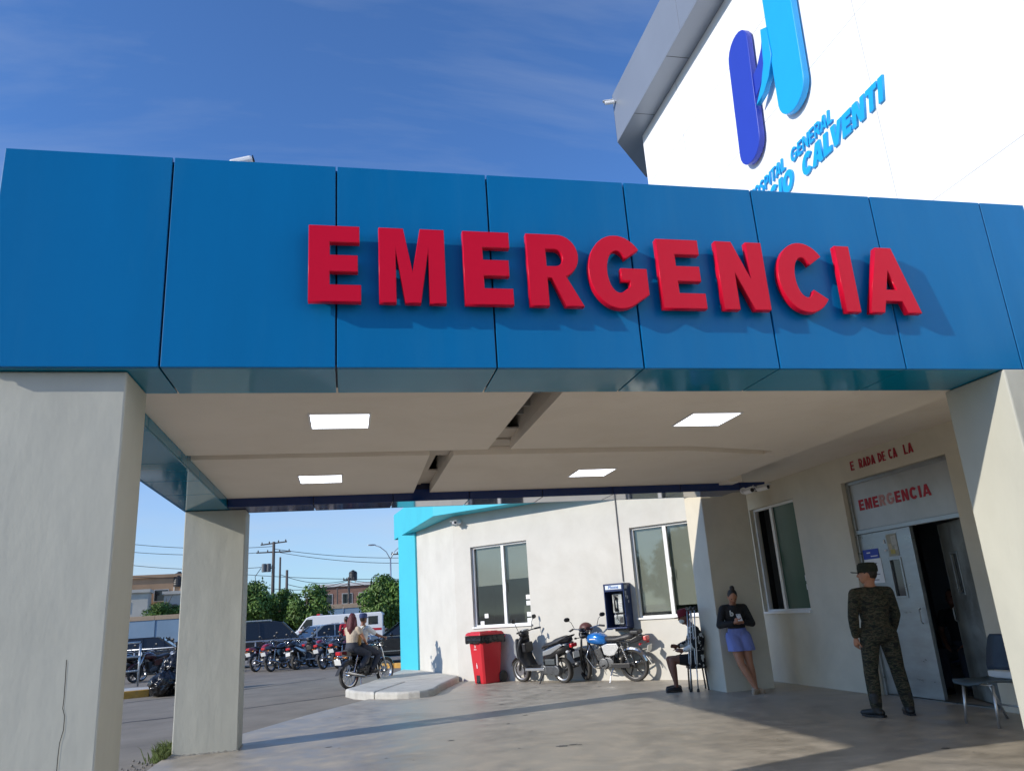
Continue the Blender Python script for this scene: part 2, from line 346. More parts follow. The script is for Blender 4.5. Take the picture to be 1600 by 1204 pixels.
# kerbed island at the annex corner: slabs with joints
isl = [(-.05, 17.6), (.12, 16.9), (.5, 16.2), (.95, 15.78), (1.35, 15.7), (1.62, 15.95), (1.78, 16.5), (2.52, 18.72), (1.93, 21.9), (1.5, 22.9), (1.30, 22.2), (.45, 19.0)]
I0 = empty('kerbed_island'); struct(I0)
def poly_shrink(P, k):
    c = Vector((sum(p[0] for p in P)/len(P), sum(p[1] for p in P)/len(P))); return [tuple(c+(Vector(p)-c)*k) for p in P]
mid = (1.3, 18.4)
for P in ([isl[0], isl[1], isl[2], mid, isl[11]], [isl[2], (.72, 15.97), (.92, 15.80), (1.13, 15.71), (1.34, 15.69), (1.52, 15.77), (1.65, 15.95), (1.74, 16.25), (1.83, 16.65), isl[7], mid], [isl[7], isl[8], isl[9], isl[10], isl[11], mid]):
    MB().prism(poly_shrink(P, .994), RZ-.2, .13, 'z').build('slab', kerbmat, I0, bevel=.05, seg=4, smooth=False)

# ------------------------------------------------------------------ entrance canopy
YF, YI, YBI, YB = 4.796, 5.375, 10.72, 11.32
XL, XLI, XR, XC = -2.14, -1.56, 5.655, 5.53
ZB, ZT, ZC = 3.0, 4.473, 3.114
G = .006
can = empty('entrance_canopy', (0, 0, 0), 0, 'blue panelled entrance canopy on grey plastered columns over the forecourt', 'canopy')
seams = [XL, -1.128, -.068, .988, 2.038, 3.09, 4.15, 5.205, XR]
for a, b in zip(seams, seams[1:]):
    MB().box(a+G, b-G, YF, YF+.03, ZB, ZT).build('fascia_panel', blue, can, bevel=.004)
    if b < 5.3: MB().box(max(a, XL+.03)+G, b-G, YF+.033, YI, ZB, ZB+.02).build('soffit_panel', bluesof, can, bevel=.003)
MB().box(4.15+1.055+G, XR, YF+.033, YI, ZB, ZB+.02).build('soffit_panel', bluesof, can, bevel=.003)
box('backing', blued, can, XL+.02, XR-.01, YF+.04, YI-.03, ZB+.03, ZT-.04)
box('coping', blue, can, XL+.04, XR, YF+.035, YF+.25, ZT-.035, ZT-.012, bevel=.004)
ys = [YF+.036, 6.43, 7.75, 8.70, 9.62, YB]
for a, b in zip(ys, ys[1:]):
    box('side_fascia_panel', blue, can, XL, XL+.03, a+G, b-G, ZB, ZT, bevel=.004)
    if b > YI: box('side_soffit_panel', bluesof, can, XL+.033, XLI, max(a, YI+.005)+G, b-G, ZB+.001, ZB+.02, bevel=.003)
    if b > YI: box('side_inner_panel', bluesof, can, XLI-.02, XLI, max(a, YI+.005)+G, min(b, YBI)-G, ZB+.023, ZC+.04, bevel=.003)
box('backing', blued, can, XL+.035, XLI-.025, YI+.01, YB-.04, ZB+.03, ZT-.05)
xs = [XLI+.002, -.45, .62, 1.69, 2.76, 3.83, 4.9, 5.88]
for a, b in zip(xs, xs[1:]):
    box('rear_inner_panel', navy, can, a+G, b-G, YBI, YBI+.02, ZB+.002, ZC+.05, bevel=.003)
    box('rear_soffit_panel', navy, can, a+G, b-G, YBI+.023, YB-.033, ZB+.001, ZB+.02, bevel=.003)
    box('rear_fascia_panel', blue, can, a+G, b-G, YB-.03, YB, ZB, ZT, bevel=.004)
box('backing', blued, can, XLI, 5.87, YBI+.03, YB-.04, ZB+.03, ZT-.05)
box('roof_slab', kerbmat, can, XL+.04, 5.88, YF+.26, YB-.04, 3.62, 4.25)
# ceiling boards, grooves and the two broken slots
def board(poly): MB().prism(poly, ZC, ZC+.09, 'z').build('ceiling_board', ceil, can, bevel=.004)
board([(XLI, YI), (1.475, YI), (1.475, 7.93), (XLI, 7.95)])
board([(1.72, YI), (XC, YI), (XC, 8.46), (5.05, 8.335), (3.82, 7.97), (1.72, 7.93)])
board([(XLI, 8.17), (.875, 8.17), (.905, YBI), (XLI, YBI)])
board([(1.135, 8.2), (3.92, 8.235), (5.12, 8.575), (XC, 8.7), (XC, YBI), (1.13, YBI)])
box('ceiling_board', ceil, can, 5.09, XC, 8.3, 8.75, ZC+.004, ZC+.085)
def lid(*a): box('groove_lid', ceilg, can, *a)
lid(XLI, 5.2, 7.88, 8.62, ZC+.092, ZC+.11)
lid(1.40, 1.56, YI, 7.3, ZC+.115, ZC+.13); lid(1.40, 1.76, 7.46, 7.9, ZC+.115, ZC+.13)
lid(.8, 1.005, 8.1, YBI, ZC+.115, ZC+.13); lid(.8, 1.3, 9.75, YBI, ZC+.132, ZC+.15)
box('slot_side', ceil, can, 1.722, 1.74, YI, 7.9, ZC+.092, ZC+.30); box('slot_side', ceil, can, 1.136, 1.15, 8.23, YBI, ZC+.092, ZC+.30)
for y in (5.9, 6.45, 6.9, 7.2): box('ceiling_hanger', metal, can, 1.5, 1.72, y, y+.03, ZC+.2, ZC+.26)
box('void_lining', dark, can, .6, 2.0, YI, YBI, ZC+.32, ZC+.40)
box('ceiling_edge', ceil, can, XC-.02, XC, YI, YBI-.004, ZC+.092, 3.40)
box('high_ceiling', ceil, can, XC+.003, 7.6, YI-.5, 13.6, 3.346, 3.40)
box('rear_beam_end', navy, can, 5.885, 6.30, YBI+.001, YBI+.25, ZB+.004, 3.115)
box('high_ceiling_end', ceil, can, XC+.003, 5.75, 10.40, YBI-.003, ZC-.03, 3.34)
# columns
for nm, a in (('column', (-2.12, -1.325, 4.878, 5.367, -.3, 2.997)), ('column', (-2.115, -1.345, 10.93, 11.4, -.3, 2.997)), ('column', (5.012, 5.9, 4.786, 5.42, -.3, 2.997))):
    x0, x1, y0, y1, z0, z1 = a
    b = MB(); N = 14
    R = []
    for i in range(N+1):
        z = z0+(z1-z0)*i/N; j = lambda: random.uniform(-.0012, .0012)
        e = []
        for (ax, ay), (bx, by) in (((x0, y0), (x1, y0)), ((x1, y0), (x1, y1)), ((x1, y1), (x0, y1)), ((x0, y1), (x0, y0))):
            for k in range(4): t = k/4; e.append(Vector((ax+(bx-ax)*t+j(), ay+(by-ay)*t+j(), z)))
        R.append(e)
    b.rings(R); b.build(nm, plaster, can, bevel=.012, seg=2)
    b = MB(); R = [[], [], []]
    for (ax, ay), (bx, by) in (((x0, y0), (x1, y0)), ((x1, y0), (x1, y1)), ((x1, y1), (x0, y1)), ((x0, y1), (x0, y0))):
        for k in range(24):
            t = k/24; q = Vector((ax+(bx-ax)*t, ay+(by-ay)*t, 0)); out = Vector((q.x-(x0+x1)/2, q.y-(y0+y1)/2, 0)); out = Vector((math.copysign(1, out.x) if abs(out.x) > (x1-x0)/2-.01 else 0, math.copysign(1, out.y) if abs(out.y) > (y1-y0)/2-.01 else 0, 0))
            R[0].append(q+out*random.uniform(.008, .028)+Vector((0, 0, -.05))); R[1].append(q+out*random.uniform(.006, .014)+Vector((0, 0, random.uniform(.004, .02)))); R[2].append(q-out*.01+Vector((0, 0, random.uniform(.01, .028))))
    b.rings(R, False); b.build('base_mortar', M('mortar_grey', (.30, .285, .25), .9, var=.25, scale=12), can)
# hairline crack in the plaster of the near column
def on_y(x, y, Y): d = FX + RX*((x-800)/F_PX) - UX*((y-602)/F_PX); return Vector((0, 0, HC))+d*(Y/d.y)
cp = [(104, 1030), (102, 1062), (100, 1090), (98, 1106), (101, 1118), (99, 1140), (93, 1160), (90, 1185), (88, 1210), (86, 1240)]
g = MB()
for (xa, ya), (xb, yb) in zip(cp, cp[1:]):
    a, b = on_y(xa, ya, 4.8755), on_y(xb, yb, 4.8755); g.face([a+Vector((-.0018, 0, 0)), a+Vector((.0018, 0, 0)), b+Vector((.0018, 0, 0)), b+Vector((-.0018, 0, 0))])
g.build('plaster_crack', dark, can)
# floodlight on the canopy roof
fl = empty('roof_floodlight', (-0.778, 5.6, 4.25), rad(0), 'small white floodlight head standing on the canopy roof', 'floodlight')
MB().box(-.02, .02, -.02, .02, 0, 0.689).build('stem', metal, fl)
b = MB(); b.box(-.09, .09, -.1, .1, -.035, .025, Matrix.Translation((-.03, 0, 0.689)) @ Matrix.Rotation(rad(-18), 4, 'Y')); b.build('housing', white, fl, bevel=.02)
b = MB(); b.box(.092, .1, -.09, .09, -.03, .02, Matrix.Translation((-.03, 0, 0.689)) @ Matrix.Rotation(rad(-18), 4, 'Y')); b.build('lens', blackp, fl)

# ceiling lights
for k, (x, y) in enumerate(((-.06, 6.61), (3.43, 6.71), (-.31, 9.4), (3.12, 9.47))):
    L = empty('ceiling_light', (x, y, ZC), 0, ['lit square ceiling panel light left of the broken slot, behind the front fascia', 'lit square ceiling panel light right of the broken slot, behind the front fascia', 'lit square ceiling panel light left of the slot, near the rear beam', 'lit square ceiling panel light right of the slot, near the rear beam'][k], 'ceiling light')
    f = MB()
    for a in ((-.26, .26, -.26, -.243), (-.26, .26, .243, .26), (-.26, -.243, -.243, .243), (.243, .26, -.243, .243)): f.box(*a, -.012, -.001)
    f.build('frame', white, L); box('diffuser', lamp, L, -.242, .242, -.242, .242, -.008, -.002)

# ------------------------------------------------------------------ EMERGENCIA letters
def arc(cx, cy, rx, ry, a0, a1, n=18): return [(cx+rx*math.cos(rad(a0+(a1-a0)*i/n)), cy+ry*math.sin(rad(a0+(a1-a0)*i/n))) for i in range(n+1)]
LH = .545
def glyph(c, w):
    h = LH; t = .136; b = .120
    if c == 'E': return [[(0, 0), (w, 0), (w, b), (t, b), (t, h/2-b/2), (w*.94, h/2-b/2), (w*.94, h/2+b/2), (t, h/2+b/2), (t, h-b), (w*.975, h-b), (w*.975, h), (0, h)]]
    if c == 'I': return [[(0, 0), (w, 0), (w, h), (0, h)]]
    if c == 'M': return [[(0, 0), (.112, 0), (.112, h*.70), (w/2-.052, 0), (w/2+.052, 0), (w-.112, h*.70), (w-.112, 0), (w, 0), (w, h), (w-.165, h), (w/2, h*.42), (.165, h), (0, h)]]
    if c == 'N': return [[(0, 0), (.128, 0), (.128, h*.54), (w-.132, 0), (w, 0), (w, h), (w-.128, h), (w-.128, h*.46), (.132, h), (0, h)]]
    if c == 'A': return [[(0, 0), (.125, 0), (.155, .095), (w-.155, .095), (w-.125, 0), (w, 0), (w*.655, h), (w*.345, h)], [(w/2-.046, .19), (w/2, .35), (w/2+.046, .19)]]
    if c == 'R':
        o = [(0, 0), (t, 0), (t, .21), (t+.03, .21), (w-.135, 0), (w, 0), (w-.115, .225)]+arc(w-.165, .38, .15, .165, -62, 90, 14)+[(0, h)]
        return [o, [(t, .30)]+arc(w-.185, .365, .055, .065, -90, 90, 8)+[(t, .43)]]
    if c in 'CG':
        rx, ry = w/2, h/2+.012; cx, cy = w/2, h/2
        o = arc(cx, cy, rx, ry, 38, 322 if c == 'C' else 300, 34); i = arc(cx, cy, rx-.138, ry-.122, 322 if c == 'C' else 296, 38, 26)
        if c == 'C': return [o+i]
        return [o+[(w, .1), (w, .30), (cx+.02, .30), (cx+.02, .205), (w-.138, .205), (w-.138, .16)]+i]
def gl(c, w, h, t):
    b = t*.92
    if c == 'E': return [[(0, 0), (w, 0), (w, b), (t, b), (t, h/2-b/2), (w*.92, h/2-b/2), (w*.92, h/2+b/2), (t, h/2+b/2), (t, h-b), (w, h-b), (w, h), (0, h)]]
    if c == 'I': return [[(0, 0), (w, 0), (w, h), (0, h)]]
    if c == 'L': return [[(0, 0), (w, 0), (w, b), (t, b), (t, h), (0, h)]]
    if c == 'T': return [[(w/2-t/2, 0), (w/2+t/2, 0), (w/2+t/2, h-b), (w, h-b), (w, h), (0, h), (0, h-b), (w/2-t/2, h-b)]]
    if c == 'H': return [[(0, 0), (t, 0), (t, h/2-b/2), (w-t, h/2-b/2), (w-t, 0), (w, 0), (w, h), (w-t, h), (w-t, h/2+b/2), (t, h/2+b/2), (t, h), (0, h)]]
    if c == 'V': return [[(w/2-t*.55, 0), (w/2+t*.55, 0), (w, h), (w-t*1.1, h), (w/2, t*1.3), (t*1.1, h), (0, h)]]
    if c == 'N': return [[(0, 0), (t, 0), (t, h-t*1.75), (w-t*1.1, 0), (w, 0), (w, h), (w-t, h), (w-t, t*1.75), (t*1.1, h), (0, h)]]
    if c == 'A': return [[(0, 0), (t*1.1, 0), (t*1.1+h*.07, h*.18), (w-t*1.1-h*.07, h*.18), (w-t*1.1, 0), (w, 0), (w/2+t*.6, h), (w/2-t*.6, h)], [(w/2-(w/2-t*1.1)*.52, h*.18+b*.9), (w/2, h-t*1.3), (w/2+(w/2-t*1.1)*.52, h*.18+b*.9)]]
    if c in 'RP':
        o = [(0, 0), (t, 0), (t, h*.36)]+([(t*1.3, h*.36), (w-t*1.15, 0), (w, 0), (w-t*.95, h*.40)] if c == 'R' else [])+arc(w-h*.31, h*.69, h*.31, h*.31, -70, 90, 12)+[(0, h)]
        return [o, [(t, h*.38+b*.8)]+arc(w-h*.31, h*.69, h*.31-t, h*.31-b, -90, 90, 8)+[(t, h-b)]]
    if c == 'O': return [arc(w/2, h/2, w/2, h/2+t*.06, 0, 350, 35), arc(w/2, h/2, w/2-t, h/2-b, 0, 350, 35)]
    if c == 'D': return [[(0, 0)]+arc(w-h*.48, h/2, h*.48, h/2, -90, 90, 14)+[(0, h)], [(t, b)]+arc(w-h*.48, h/2, h*.48-t, h/2-b, -90, 90, 12)+[(t, h-b)]]
    if c in 'CG':
        i = arc(w/2, h/2, w/2-t, h/2-b, 318 if c == 'C' else 300, 42, 22)
        if c == 'C': return [arc(w/2, h/2, w/2, h/2+t*.06, 42, 318, 30)+i]
        return [arc(w/2, h/2, w/2, h/2+t*.06, 42, 302, 30)+[(w, h*.16), (w, h*.52), (w*.55, h*.52), (w*.55, h*.52-b*.9), (w-t, h*.52-b*.9), (w-t, h*.26)]+i]
    if c == 'S':
        rx, r1 = w/2-t/2, (h-t)/4
        P = arc(w/2, h-t/2-r1, rx, r1, 25, 270, 16)+arc(w/2, t/2+r1, rx, r1, 90, -155, 16)[1:]
        A_, B_ = [], []
        for k in range(len(P)):
            d = (Vector(P[min(k+1, len(P)-1)])-Vector(P[max(k-1, 0)])).normalized(); n = Vector((-d.y, d.x)); A_.append(tuple(Vector(P[k])+n*t/2)); B_.append(tuple(Vector(P[k])-n*t/2))
        return [A_+B_[::-1]]
GW = {'I': .30, 'E': .58, 'L': .56, 'T': .66, 'H': .74, 'V': .78, 'N': .76, 'A': .80, 'R': .70, 'P': .66, 'O': .86, 'C': .78, 'G': .82, 'S': .64, 'D': .72, ' ': .35}
def word(txt, mat, parent, x0, z0, width, h, bold, depth, y, shear=0., nm='letter', gap=.13):
    tot = sum((GW[c]-(0 if c != 'I' else .30-bold)) for c in txt)*h+gap*h*(len(txt)-1); k = width/tot; x = x0
    for c in txt:
        w = (bold if c == 'I' else GW[c])*h*k
        if shear and c in 'AV' and x > x0: x -= .09*h*k
        if c != ' ': curve_mesh(nm, [[(px_+pz_*shear, pz_) for px_, pz_ in q] for q in gl(c, w, h, bold*h*min(1, k**.5))], mat, parent, depth, 0, (x, y, z0))
        x += w+gap*h*k-(.05*h*k if shear and c in 'AVL' else 0)
sg = empty('emergency_sign', (0, YF, 0), 0, 'big raised red letters spelling EMERGENCIA along the blue canopy fascia', 'sign')
for c, x0, x1 in zip('EMERGENCIA', (-.245, .209, .779, 1.228, 1.668, 2.20, 2.668, 3.148, 3.667, 3.87), (.092, .652, 1.114, 1.614, 2.105, 2.537, 3.045, 3.578, 3.791, 4.32)):
    o = curve_mesh('letter', glyph(c, x1-x0), redl, sg, .055, .005, (x0, -.0635, 3.42))
    for sx in (.06, x1-x0-.06): MB().tube([(sx, LH*.08, -.062), (sx, LH*.08, -.02)], .008, 6).build('standoff', metal, o) if c in 'EMNR' else None

# ------------------------------------------------------------------ hospital block (upper white wall, entrance wall)
XW, XE, ZE = 5.9, 5.461, 10.557
hosp = empty('hospital_building', (0, 0, 0), 0, 'white hospital block with grey eave above the canopy and shaded entrance wall below', 'building')
f = MB(); f.box(XW, 14, -9, 12.6, 3.42, ZE-.002); f.build('upper_wall', wallw, hosp)
for y in (10.9, 6.4, 4.1, 1.8, -.5): box('wall_joint', M('joint_grey', (.5, .5, .5), .8), hosp, XW-.0025, XW+.01, y, y+.012, 3.5, ZE-.01)
for z in (5.2, 7.95, 9.4): box('wall_joint', MC['joint_grey'], hosp, XW-.002, XW+.01, -8.9, 12.5, z, z+.01)
ev = MB().prism([(XE, -9), (XE, 12.87), (6.55, 14.07), (14, 14.07), (14, -9)], ZE, ZE+.03, 'z').build('eave_soffit', greyc, hosp)
for y in (11.9, 10.3, 8.7, 7.1, 5.5): box('panel_joint', dark, ev, XE+.01, XW-.01, y, y+.012, ZE-.002, ZE+.01)
efp = [(-9, -2.5), (-2.5, .5), (.5, 3.5), (3.5, 6.5), (6.5, 9.7), (9.7, 12.87)]
for a, b in efp: MB().prism([(a+.004, ZE+.032), (b-.004, ZE+.032), (b-.004, 11.69), (a+.004, 11.69)], XE, XE+.04, 'x').build('eave_panel', greyc, hosp, bevel=.004)
b = MB(); b.face([(XE, 12.872, ZE+.032), (6.55, 14.072, ZE+.032), (6.55, 14.072, 11.69), (XE, 12.872, 11.69)]); b.build('eave_end_panel', greyc, hosp)
box('roof', kerbmat, hosp, XE+.045, 14, -8.9, 12.8, 11.6, 11.68)
# pilaster that carries the corner
b = MB(); b.box(5.897, 6.752, 12.143, 12.82, -.3, 3.345); b.build('corner_column', wallen, hosp, bevel=.012)
XD = 7.277
ew = empty('entrance_block', (XD, 0, 0), rad(-90), 'shaded plaster entrance wall with steel double door and green window under the canopy', 'building')      # local x = -Y (reads left to right), local y = into wall
HD = (-10.25, -8.09, -.02, 2.975); HW = (-13.06, -11.59, 1.15, 2.965)
b = wall_sheet(MB(), -13.42, 9, -.3, 3.345, [HD, HW], .18); b.build('wall_face', wallen, ew)
box('wall_core', dark, ew, -13.3, HW[0]-.02, .19, .3, -.3, 3.3); box('wall_core', dark, ew, HW[1]+.02, HD[0]-.02, .19, .3, -.3, 3.3); box('wall_core', dark, ew, HD[1]+.02, 9, .19, .3, -.3, 3.3)
box('wall_core', dark, ew, HW[0]-.01, HW[1]+.01, .19, .3, 2.99, 3.3); box('wall_core', dark, ew, HW[0]-.01, HW[1]+.01, .19, .3, -.3, 1.13); box('wall_core', dark, ew, HD[0]-.01, HD[1]+.01, .19, .3, 3.0, 3.3)
# interior lobby
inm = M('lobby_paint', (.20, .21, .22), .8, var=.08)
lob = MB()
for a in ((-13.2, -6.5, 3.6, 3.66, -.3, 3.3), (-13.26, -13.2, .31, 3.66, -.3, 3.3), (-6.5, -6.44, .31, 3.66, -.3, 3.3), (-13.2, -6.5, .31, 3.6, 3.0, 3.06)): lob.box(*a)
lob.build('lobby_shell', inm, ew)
def window(parent, x0, x1, z0, z1, split, yd, glassm, openleft=False, blinds=True, name='window'):
    w = empty(name, (0, yd, 0)); w.parent = parent
    f = MB(); t = .045
    f.box(x0, x1, -.05, .02, z0, z0+t).box(x0, x1, -.05, .02, z1-t, z1).box(x0, x0+t, -.048, .018, z0+t, z1-t).box(x1-t, x1, -.048, .018, z0+t, z1-t).box(split-.04, split+.04, -.055, .015, z0+t, z1-t)
    f.build('frame', alu, w, bevel=.004)
    box('sill', alu, w, x0-.02, x1+.02, -.16, -.052, z0-.025, z0+.012, bevel=.004)
    if not openleft: box('pane', glassm, w, x0+t, split-.04, -.012, -.006, z0+t, z1-t)
    box('pane', glassm, w, split+.04, x1-t, -.022, -.016, z0+t, z1-t)
    s = MB(); s.box(split+.05, split+.062, -.075, -.056, z0+.75, z0+.95); s.build('latch', alu, w, bevel=.003)
    if blinds:
        zb = z0+(z1-z0)*blinds
        box('blind', blind, w, x0+t, split-.03, .035, .04, zb, z1-t); box('blind', blind, w, split+.03, x1-t, .045, .05, min(zb+.1, z1-.5), z1-t)
    return w
w = window(ew, *HW, -12.45, .12, glassg, openleft=True, blinds=0)
box('blind', M('green_blind', (.16, .25, .20), .8, var=.05, stretch=(30, 1, 1)), w, -12.43, -11.65, .05, .06, 1.2, 2.9)
for z in (1.52, 1.66): box('paper_label', white, w, -11.75, -11.655, -.03, -.024, z-.035, z+.055)
# door: transom, left leaf closed, right leaf pushed inward
DY = .10
f = MB(); x0, x1, z0, z1 = HD
f.box(x0, x0+.06, -.03, .05, 0, z1).box(x1-.05, x1, -.03, .05, 0, z1).box(x0+.06, x1-.05, -.03, .05, 2.20, 2.26).box(x0+.06, x1-.05, -.03, .05, z1-.05, z1); o = f.build('door_frame', steel, ew, bevel=.004); o.location.y = DY
o = box('transom_panel', M('transom_sheet', (.44, .445, .43), .4, metal=.3, var=.1, scale=1.5, stain=(.3, .3, .29), stain_amt=.5, stain_scale=1.4), ew, x0+.06, x1-.05, .0, .03, 2.26, z1-.05); o.location.y = DY
def leaf(parent, L, mat, nm):
    d = empty(nm, (0, 0, 0)); d.parent = parent
    b = wall_sheet(MB(), 0, L, .02, 2.195, [(L*.535, L*.72, 1.31, 1.79)], .04); b.build('leaf_sheet', mat, d)
    b = wall_sheet(MB(), 0, L, .02, 2.195, [(L*.535, L*.72, 1.31, 1.79)], 0, .042); b.build('leaf_back', mat, d)
    e = MB(); e.box(L-.004, L+.01, -.004, .046, .02, 2.195).box(-.004, .0, -.0, .042, .02, 2.195); e.build('leaf_edge', steel, d)
    f = MB(); a, c = L*.535, L*.72
    f.box(a-.03, a, -.012, 0, 1.28, 1.82).box(c, c+.03, -.012, 0, 1.28, 1.82).box(a, c, -.012, 0, 1.28, 1.31).box(a, c, -.012, 0, 1.79, 1.82); f.build('vision_frame', steel, d, bevel=.003)
    box('vision_pane', cglass, d, a, c, .018, .024, 1.31, 1.79)
    h = MB(); h.tube([(L-.07, -.02, .95), (L-.07, -.05, .97), (L-.07, -.05, 1.12), (L-.07, -.02, 1.14)], .009); h.build('pull_handle', steel, d, smooth=True)
    return d
d = leaf(ew, 1.07, steel, 'door_leaf'); d.location = (x0+.065, DY, 0); d['label'] = 'closed clean steel leaf with posters'
d = leaf(ew, 1.0, dsteel, 'door_leaf'); d.location = (x1-.052, DY+.03, 0); d['label'] = 'stained steel leaf pushed inward'; d.scale = (-1, 1, 1); d.rotation_euler = (0, 0, rad(-22))
box('threshold', steel, ew, x0, x1, -.02+DY, .08+DY, .002, .008)
# letters on the transom and above the door (part of them peeled off)
sg2 = empty('door_transom_sign', (XD+.1, 0, 0), rad(-90), 'red EMERGENCIA vinyl letters on the door transom, two of them faded', 'sign')
nw = {'E': .337, 'M': .443, 'R': .386, 'G': .437, 'N': .377, 'C': .43, 'I': .124, 'A': .45}
tot = sum(nw[c]+.075 for c in 'EMERGENCIA')-.075; xx = -10.05; kx = 1.48/tot; kz = .155/LH
for c in 'EMERGENCIA':
    curve_mesh('letter', [[(p[0]*kx, p[1]*kz) for p in q] for q in glyph(c, nw[c])], redfade if c in 'RG' else redf, sg2, .003, 0, (xx, -.003, 2.535)); xx += (nw[c]+.075)*kx
sg3 = empty('wall_lettering', (XD, 0, 0), rad(-90), 'small red wall letters above the door with gaps where letters fell off', 'sign')
for t, x, wd in (('E', -9.93, .07), ('RADA', -9.73, .35), ('DE', -9.30, .14), ('CA', -9.08, .16), ('LA', -8.775, .17)): word(t, redf, sg3, x, 3.112, wd, .13, .15, .012, -.007, 0., 'letter', .20)
# poster and notices on the closed leaf
po = empty('door_poster', (XD+.1, 0, 0), rad(-90), 'paper poster with blue header taped to the closed steel door leaf', 'poster')
box('header', M('poster_blue', (.02, .05, .38), .5, var=.05), po, -10.165, -9.82, -.006, -.003, 1.84, 1.975)
box('sheet', white, po, -10.165, -9.80, -.0055, -.003, 1.50, 1.838)
b = MB()
for i in range(7): b.box(-10.12, -9.86-random.random()*.12, -.0075, -.006, 1.54+i*.038, 1.552+i*.038)
b.build('printed_lines', M('print_grey', (.2, .2, .24), .7), po); b = MB(); b.box(-10.0, -9.85, -.0075, -.0065, 1.87, 1.882).box(-10.08, -10.0, -.0075, -.0065, 1.92, 1.935); b.build('printed_title', white, po)
nb = empty('door_notices', (XD+.1, 0, 0), rad(-90), 'torn yellowed notices taped above the door window', 'notice')
for i, (x, z, w_, h_, c) in enumerate(((-9.50, 1.99, .21, .30, (.36, .35, .29)), (-9.46, 2.05, .10, .13, (.5, .5, .47)), (-9.55, 1.97, .06, .09, (.5, .42, .3)), (-9.51, 1.90, .09, .06, (.45, .38, .12)), (-9.43, 1.95, .06, .06, (.5, .5, .48)), (-9.66, 2.05, .03, .05, (.7, .7, .7)), (-9.66, 1.93, .05, .02, (.7, .7, .7)))):
    box('paper', M('paper_%d' % i, c, .8, var=.15, scale=20), nb, x-w_/2, x+w_/2, -.005-.001*i, -.003-.001*i, z-h_/2, z+h_/2)

# ------------------------------------------------------------------ wall sign (H emblem and two lines)
ws = empty('hospital_wall_sign', (XW, 0, 0), rad(-90), 'two-tone blue H emblem with light blue hospital name on the white wall', 'sign')
dkb = M('sign_dark_blue', (.022, .05, .42), .35, var=.02); ltb = M('sign_light_blue', (.010, .36, .78), .35, var=.02)
def board_shape(x0, x1, z0, z1, lean, n=10):
    w_ = (x1-x0)/2; L = []
    for i in range(n+1): a = PI*i/n; L.append((x1-w_+w_*math.cos(a), z1-w_*.95+w_*.95*math.sin(a)))
    for i in range(n+1): a = PI+PI*i/n; L.append((x0+w_+w_*math.cos(a), z0+w_*.95+w_*.95*math.sin(a)))
    return [(x+(z-z0)*lean, z) for x, z in L]
curve_mesh('emblem_left', [board_shape(-9.10, -8.52, 7.50, 9.60, .075)], dkb, ws, .09, .008, (0, -.075, 0))
curve_mesh('emblem_right', [board_shape(-7.98, -7.36, 7.55, 10.15, .05)], ltb, ws, .09, .008, (0, -.075, 0))
curve_mesh('emblem_swoosh', [[(-8.55, 8.76), (-8.44, 8.70), (-8.30, 8.76), (-8.15, 8.92), (-8.04, 9.16), (-8.05, 8.86), (-8.16, 8.60), (-8.32, 8.42), (-8.48, 8.34), (-8.55, 8.34)]], dkb, ws, .07, .006, (0, -.06, 0))
curve_mesh('emblem_swoosh', [[(-8.02, 9.14), (-7.88, 9.06), (-7.88, 8.60), (-8.02, 8.36), (-8.20, 8.22), (-8.42, 8.17), (-8.22, 8.38), (-8.09, 8.62)]], ltb, ws, .08, .006, (0, -.10, 0))
word('HOSPITAL', ltb, ws, -9.18, 7.0, 1.0, .185, .17, .03, -.018, .2)
word('GENERAL', ltb, ws, -8.05, 6.985, .96, .185, .17, .03, -.018, .2)
word('VINICIO', ltb, ws, -9.40, 6.66, 1.32, .285, .27, .03, -.018, .22, 'letter', .09)
word('CALVENTI', ltb, ws, -7.87, 6.645, 1.72, .285, .27, .03, -.018, .22, 'letter', .09)

# ------------------------------------------------------------------ annex (diagonal cream wall, cyan eave)
A = Vector((2.517, 18.835, 0)); AU = Vector((6.102-2.517, 14.823-18.835, 0)).normalized(); ang = math.atan2(AU.y, AU.x)
ax = empty('annex_building', A, ang, 'cream plastered annex with turquoise eave and pilaster behind the canopy', 'building')
LA = (Vector((XD+.3, 0, 0)).x-A.x)/AU.x
W1 = (.52, 2.17, 1.16, 2.99); W2 = (4.80, 6.25, 1.16, 2.96)
b = wall_sheet(MB(), 0, 6.95, -.3, 4.0, [W1, W2], .16); b.build('wall_face', wallp, ax)
for h in (W1, W2):
    r = MB(); a, c, e, f_ = h; a -= .3; c += .3; e -= .3; f_ += .2
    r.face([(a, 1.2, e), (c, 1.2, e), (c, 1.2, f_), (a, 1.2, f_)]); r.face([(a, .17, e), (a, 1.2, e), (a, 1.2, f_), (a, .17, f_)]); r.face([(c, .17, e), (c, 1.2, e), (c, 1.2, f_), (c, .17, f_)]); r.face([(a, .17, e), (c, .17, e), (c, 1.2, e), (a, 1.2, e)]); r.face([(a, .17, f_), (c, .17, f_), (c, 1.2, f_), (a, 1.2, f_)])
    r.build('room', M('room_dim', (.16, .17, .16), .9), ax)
w = window(ax, *W1, 1.42, .12, glass, blinds=.5)
for x, z in ((2.06, 1.75), (2.06, 1.62), (2.06, 1.38), (2.06, 1.25), (.85, 1.4), (.72, 1.24)): box('paper_label', white, w, x-.06, x+.05, -.03, -.0245, z-.045, z+.05)
window(ax, *W2, 5.55, .12, glass, blinds=.06)
